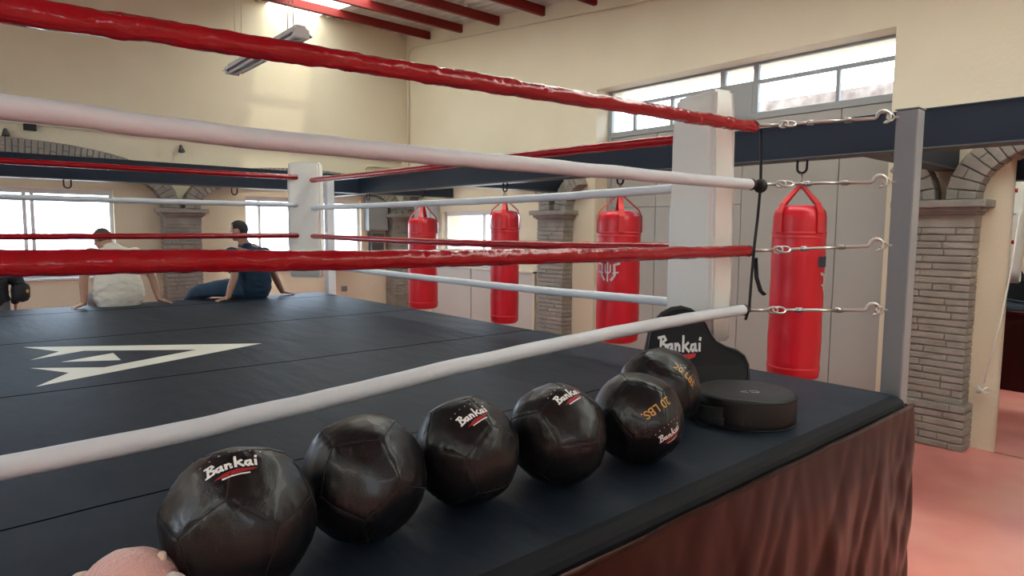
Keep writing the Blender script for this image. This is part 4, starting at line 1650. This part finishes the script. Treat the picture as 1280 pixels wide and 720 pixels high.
add_hand(bm, wL, V((-0.9, -0.25, -0.24)), Z, V((0.2, -1, 0)), 0.10)
add_hand(bm, wR, V((0.95, -0.15, -0.22)), Z, V((0.1, -1, 0)), 0.10)
limb(bm, [(2.60, 7.62, 1.05), (2.36, 7.70, 1.06), (2.08, 7.80, 1.03)], [0.098, 0.088, 0.062])
limb(bm, [(2.60, 7.72, 1.05), (2.45, 7.92, 1.05), (2.26, 8.10, 1.02)], [0.095, 0.085, 0.062])
limb(bm, [(2.08, 7.80, 1.03), (1.98, 7.95, 0.85), (1.95, 8.02, 0.58)], [0.060, 0.056, 0.038])
limb(bm, [(2.26, 8.10, 1.02), (2.20, 8.20, 0.82), (2.19, 8.21, 0.56)], [0.060, 0.056, 0.038])
limb(bm, [(1.95, 8.02, 0.56), (1.90, 8.08, 0.50), (1.83, 8.14, 0.48)], [(0.036, 0.038), (0.042, 0.028), (0.038, 0.018)])
limb(bm, [(2.19, 8.21, 0.54), (2.14, 8.28, 0.48), (2.08, 8.35, 0.46)], [(0.036, 0.038), (0.042, 0.028), (0.038, 0.018)])
fuse('body', bm, M_skin, p2, 0.006, 3)
add_hair(head2, hf2, hu2, p2)
add_eyes(head2, hf2, hu2, p2)
bm = bmesh.new()
limb(bm, [(2.64, 7.62, 1.05), (2.635, 7.61, 1.15), (2.61, 7.60, 1.28), (2.59, 7.60, 1.40), (2.575, 7.62, 1.475), (2.56, 7.62, 1.53)],
     [(0.185, 0.140), (0.185, 0.14), (0.18, 0.13), (0.205, 0.135), (0.185, 0.105), (0.078, 0.075)], side=X, seg=24)
for a, b in ((sL, eL), (sR, eR)):
    limb(bm, [a, a.lerp(b, .35), a.lerp(b, .70)], [0.080, 0.074, 0.066])
polo = fuse('shirt', bm, M_polo, p2, 0.009, 5, (11, 0.009))
bm = bmesh.new()
limb(bm, [(2.54, 7.60, 1.545), (2.53, 7.68, 1.55)], [0.05, 0.05])
tube(bm, [V((2.55, 7.625, 1.545)) + V((0.072 * math.cos(k * PI / 8), 0.070 * math.sin(k * PI / 8), 0.012 * math.sin(k * PI / 8))) for k in range(16)], [(0.016, 0.007)] * 16, 8, closed=True)
obj('collar', bm, M_polo, polo, True)
bm = bmesh.new()
limb(bm, [(2.70, 7.62, 1.05), (2.56, 7.64, 1.05)], [0.115, 0.12])
limb(bm, [(2.62, 7.62, 1.05), (2.36, 7.70, 1.065), (2.09, 7.80, 1.04), (2.03, 7.88, 0.96), (1.98, 7.96, 0.82), (1.95, 8.02, 0.60)], [0.112, 0.102, 0.078, 0.078, 0.072, 0.058])
limb(bm, [(2.62, 7.72, 1.05), (2.45, 7.92, 1.06), (2.27, 8.10, 1.03), (2.22, 8.16, 0.95), (2.20, 8.20, 0.80), (2.19, 8.21, 0.58)], [0.110, 0.10, 0.08, 0.078, 0.072, 0.058])
for v in bm.verts:
    v.co.z = max(v.co.z, CZ + 0.001) if v.co.y < 7.84 else v.co.z
fuse('jeans', bm, M_jeans, p2, 0.010, 3, (12, 0.005))
for c in (V((1.95, 8.02, 0.5)), V((2.19, 8.21, 0.48))):
    bm = bmesh.new()
    limb(bm, [c + V((0.02, -0.02, 0)), c + V((-0.05, 0.06, -0.02)), c + V((-0.14, 0.15, -0.03))], [(0.05, 0.045), (0.045, 0.05), (0.03, 0.045)])
    obj('shoe', bm, M_shoe, p2, True)

# person standing at the left edge beyond the ring, back turned, dark jacket
p3 = thing('person', 'person in dark jacket standing beyond the ring at the left edge', 'person', (0.23, 8.65, 0), 0)
bm = bmesh.new()
limb(bm, [(0, 0, 0.98), (0, 0, 1.12), (0, 0.0, 1.30), (0, 0.0, 1.44)], [(0.15, 0.11), (0.135, 0.10), (0.165, 0.115), (0.15, 0.08)], side=X)
h3 = V((0, 0.03, 1.655))
limb(bm, [(0, 0, 1.44), (0, 0.005, 1.53), h3 - Z * 0.03], [0.062, 0.055, 0.055])
add_head(bm, h3, Y * 1.0 - Z * 0.15, Z)
for s in (-1, 1):
    a, b, c = V((0.19 * s, 0, 1.42)), V((0.27 * s, 0.0, 1.15)), V((0.25 * s, 0.13, 0.93))
    limb(bm, [a, a.lerp(b, .5), b, b.lerp(c, .5), c], [0.056, 0.05, 0.042, 0.04, 0.027])
    add_hand(bm, c, V((-0.05 * s, 0.35, -0.9)), V((s, 0, 0)), V((0, 1, 0.3)), 0.5)
    limb(bm, [(0.09 * s, 0, 0.96), (0.10 * s, 0.0, 0.72), (0.11 * s, 0.01, 0.50), (0.115 * s, -0.01, 0.30), (0.12 * s, -0.02, 0.09)], [0.092, 0.08, 0.058, 0.055, 0.036])
    limb(bm, [(0.12 * s, -0.02, 0.06), (0.13 * s, 0.06, 0.045), (0.14 * s, 0.16, 0.03)], [(0.035, 0.04), (0.042, 0.03), (0.038, 0.018)], side=X)
fuse('body', bm, M_skin, p3, 0.007, 3)
add_hair(h3, Y - Z * .15, Z, p3)
add_eyes(h3, Y - Z * .15, Z, p3)
bm = bmesh.new()
limb(bm, [(0, 0, 0.98), (0, 0, 1.10), (0, 0.0, 1.30), (0, 0.0, 1.43), (0, 0.0, 1.48)], [(0.20, 0.15), (0.19, 0.14), (0.215, 0.145), (0.19, 0.105), (0.085, 0.08)], side=X, seg=24)
for s in (-1, 1):
    a, b, c = V((0.19 * s, 0, 1.42)), V((0.27 * s, 0.0, 1.15)), V((0.25 * s, 0.13, 0.95))
    limb(bm, [a, a.lerp(b, .5), b, b.lerp(c, .5), c], [0.083, 0.07, 0.062, 0.055, 0.045])
limb(bm, [(-0.06, -0.07, 1.50), (0.06, -0.07, 1.50)], [0.06, 0.06])
fuse('jacket', bm, M_jacket, p3, 0.010, 4, (11, 0.010))
bm = bmesh.new()
limb(bm, [(-0.07, 0, 0.97), (0.07, 0, 0.97)], [0.125, 0.125])
for s in (-1, 1):
    limb(bm, [(0.09 * s, 0, 0.95), (0.10 * s, 0.0, 0.72), (0.11 * s, 0.01, 0.50), (0.115 * s, -0.01, 0.30), (0.12 * s, -0.02, 0.10)], [0.11, 0.098, 0.078, 0.072, 0.062])
fuse('trousers', bm, M_greypants, p3, 0.010, 3)
for s in (-1, 1):
    bm = bmesh.new()
    limb(bm, [(0.12 * s, -0.05, 0.045), (0.13 * s, 0.06, 0.045), (0.145 * s, 0.19, 0.03)], [(0.042, 0.044), (0.05, 0.042), (0.042, 0.028)], side=X)
    obj('shoe', bm, M_shoe, p3, True)

t = thing('sling_bag', 'small black bag at the hip of the person in dark jacket', 'bag', (0.52, 8.56, 1.06))
bm = bmesh.new()
limb(bm, [(0, 0, -0.05), (0.01, 0, 0.05)], [(0.075, 0.06), (0.07, 0.055)], side=X)
obj('bag_body', bm, M_blackcloth, t, True)
bm = bmesh.new()
tube(bm, [(-0.03, -0.03, 0.08), (-0.17, -0.125, 0.20), (-0.36, -0.12, 0.34), (-0.48, -0.02, 0.43)], [(0.004, 0.016)] * 4, 8)
obj('bag_strap', bm, M_black, t, True)
bm = bmesh.new()
ellipsoid(bm, (0.05, -0.052, 0.01), (0.014, 0.006, 0.02))
obj('bag_badge', bm, M_gold, t, True)

# ------------------------------------------------------------------ ceiling lamp
t = thing('ceiling_lamp', 'long white fluorescent batten lamp hanging on wires over the ring', 'lamp', (1.98, 4.63, 3.13))
L = 1.52
bm = bmesh.new()
# sloped reflector housing: cross-section extruded along y
sec = [(-0.085, 0.02), (-0.045, 0.05), (-0.035, 0.085), (0.035, 0.085), (0.045, 0.05), (0.085, 0.02), (0.085, 0.014), (0.03, 0.040), (0.0, 0.020), (-0.03, 0.040), (-0.085, 0.014)]
A = [bm.verts.new((x, 0, z)) for x, z in sec]
B = [bm.verts.new((x, L, z)) for x, z in sec]
for k in range(len(sec)):
    bm.faces.new((A[k], A[(k + 1) % len(sec)], B[(k + 1) % len(sec)], B[k]))
bm.faces.new(A)
bm.faces.new(B)
obj('housing', bm, M_lampbody, t)
for y0, y1 in ((-0.012, 0.03), (L - 0.03, L + 0.012)):
    bm = bmesh.new()
    box(bm, (-0.06, y0, -0.005), (0.06, y1, 0.06), 0.004)
    obj('lamp_holder', bm, M_lampbody, t)
for x in (-0.035, 0.035):
    bm = bmesh.new()
    tube(bm, [(x, 0.03, 0.012), (x, L - 0.03, 0.012)], 0.013, 12)
    obj('tube', bm, M_tube, t, True)
for (x, y, dx) in ((-0.02, 0.20, 0.10), (0.03, 0.20, -0.05), (-0.02, L - 0.15, 0.02), (0.03, L - 0.15, 0.06)):
    bm = bmesh.new()
    zt = zroof(4.63 + y) - 3.13 + 0.01
    tube(bm, [(x, y, 0.08), (x + dx * .4, y, zt * .5), (x + dx, y, zt)], 0.004, 6)
    obj('hanging_wire', bm, M_conduit, t, True)

# ------------------------------------------------------------------ wall fittings
o = bmesh.new()
tube(o, [(0.3, 10.07, 3.03), (2.6, 10.07, 3.0), (5.3, 10.07, 2.96), (6.1, 10.07, 2.94)], 0.014, 8)
o = obj('conduit_pipe', o, M_conduit, None, True)
tag(o, 'long thin conduit pipe running along the far wall above the beam', 'pipe')
bm = bmesh.new()
tube(bm, [(5.37, 10.07, 2.45), (5.37, 10.07, 2.75), (5.39, 10.07, 2.80), (5.45, 10.07, 2.83), (6.0, 10.07, 2.83)], 0.016, 8)
tube(bm, [(5.55, 10.07, 2.30), (5.55, 10.07, 2.80)], 0.014, 8)
o = obj('conduit_pipe', bm, M_conduit, None, True)
tag(o, 'bent conduit pipe on the far wall above the grey electric box', 'pipe')


bm = bmesh.new()
tube(bm, [(6.22, 2.0, zroof(2.0) - 0.2), (6.22, 9.80, zroof(9.8) - 0.2), (6.22, 9.95, zroof(9.9) - 0.24), (6.22, 10.0, zroof(9.9) - 0.36), (6.22, 10.0, 2.6)], 0.011, 8)
o = obj('conduit_pipe', bm, M_conduit, None, True)
tag(o, 'thin conduit pipe under the roof edge of the right wall, turning down the corner', 'pipe')


def wall_box(name, label, cat, lo, hi, m, lid=True, grp=None):
    c = ((lo[0] + hi[0]) / 2, (lo[1] + hi[1]) / 2, lo[2])
    t = thing(name, label, cat, c, 0, grp)
    l = V(lo) - V(c)
    h = V(hi) - V(c)
    obj('box_body', newbox(l, h, 0.006), m, t)
    if lid:
        dx, dy, dz = h - l
        if dx > dy:
            obj('box_lid', newbox((l.x + 0.02, l.y - 0.008, l.z + 0.02), (h.x - 0.02, l.y, h.z - 0.02), 0.002), m, t)
        else:
            obj('box_lid', newbox((l.x - 0.008, l.y + 0.02, l.z + 0.02), (l.x, h.y - 0.02, h.z - 0.02), 0.002), m, t)
    return t


wall_box('electric_box', 'large grey electric box on the far wall near the corner', 'electric box', (5.38, 9.94, 1.73), (5.75, 10.1, 2.32), M_ebox)
wall_box('electric_meter', 'small dark meter box mounted under the large grey electric box', 'electric box', (5.45, 9.97, 1.38), (5.68, 10.1, 1.68), M_flange)
wall_box('electric_cabinet', 'pale grey cabinet high on the right wall behind the leftmost bag', 'electric box', (6.08, 9.10, 1.72), (6.25, 9.62, 2.22), mat('pale_cabinet', (0.45, 0.46, 0.46), 0.5))
wall_box('wall_socket', 'small outlet low on the far wall right of the ring corner', 'socket', (4.93, 10.07, 0.70), (5.03, 10.1, 0.79), M_ebox, False)
wall_box('junction_box', 'small black junction box on the far wall at the left', 'junction box', (0.73, 10.04, 2.94), (0.86, 10.1, 3.02), M_black, False)


def wall_lamp(label, x, z):
    t = thing('spot_lamp', label, 'spot lamp', (x, 10.1, z), 0, 'small dark spot lamps on the far wall')
    bm = bmesh.new()
    box(bm, (-0.03, -0.02, -0.03), (0.03, 0, 0.03), 0.004)
    tube(bm, [(0, -0.02, 0), (0, -0.06, 0.0)], 0.008, 8)
    obj('bracket', bm, M_conduit, t)
    bm = bmesh.new()
    tube(bm, [(0.0, -0.06, 0.03), (0, -0.08, -0.01), (0, -0.10, -0.06)], [0.018, 0.03, 0.045], 14)
    obj('lamp_head', bm, M_flange, t, True)


wall_lamp('small dark spot lamp on the far wall, under the conduit end at left', 0.55, 2.90)
wall_lamp('small dark spot lamp on the far wall above the brick column', 2.50, 2.88)
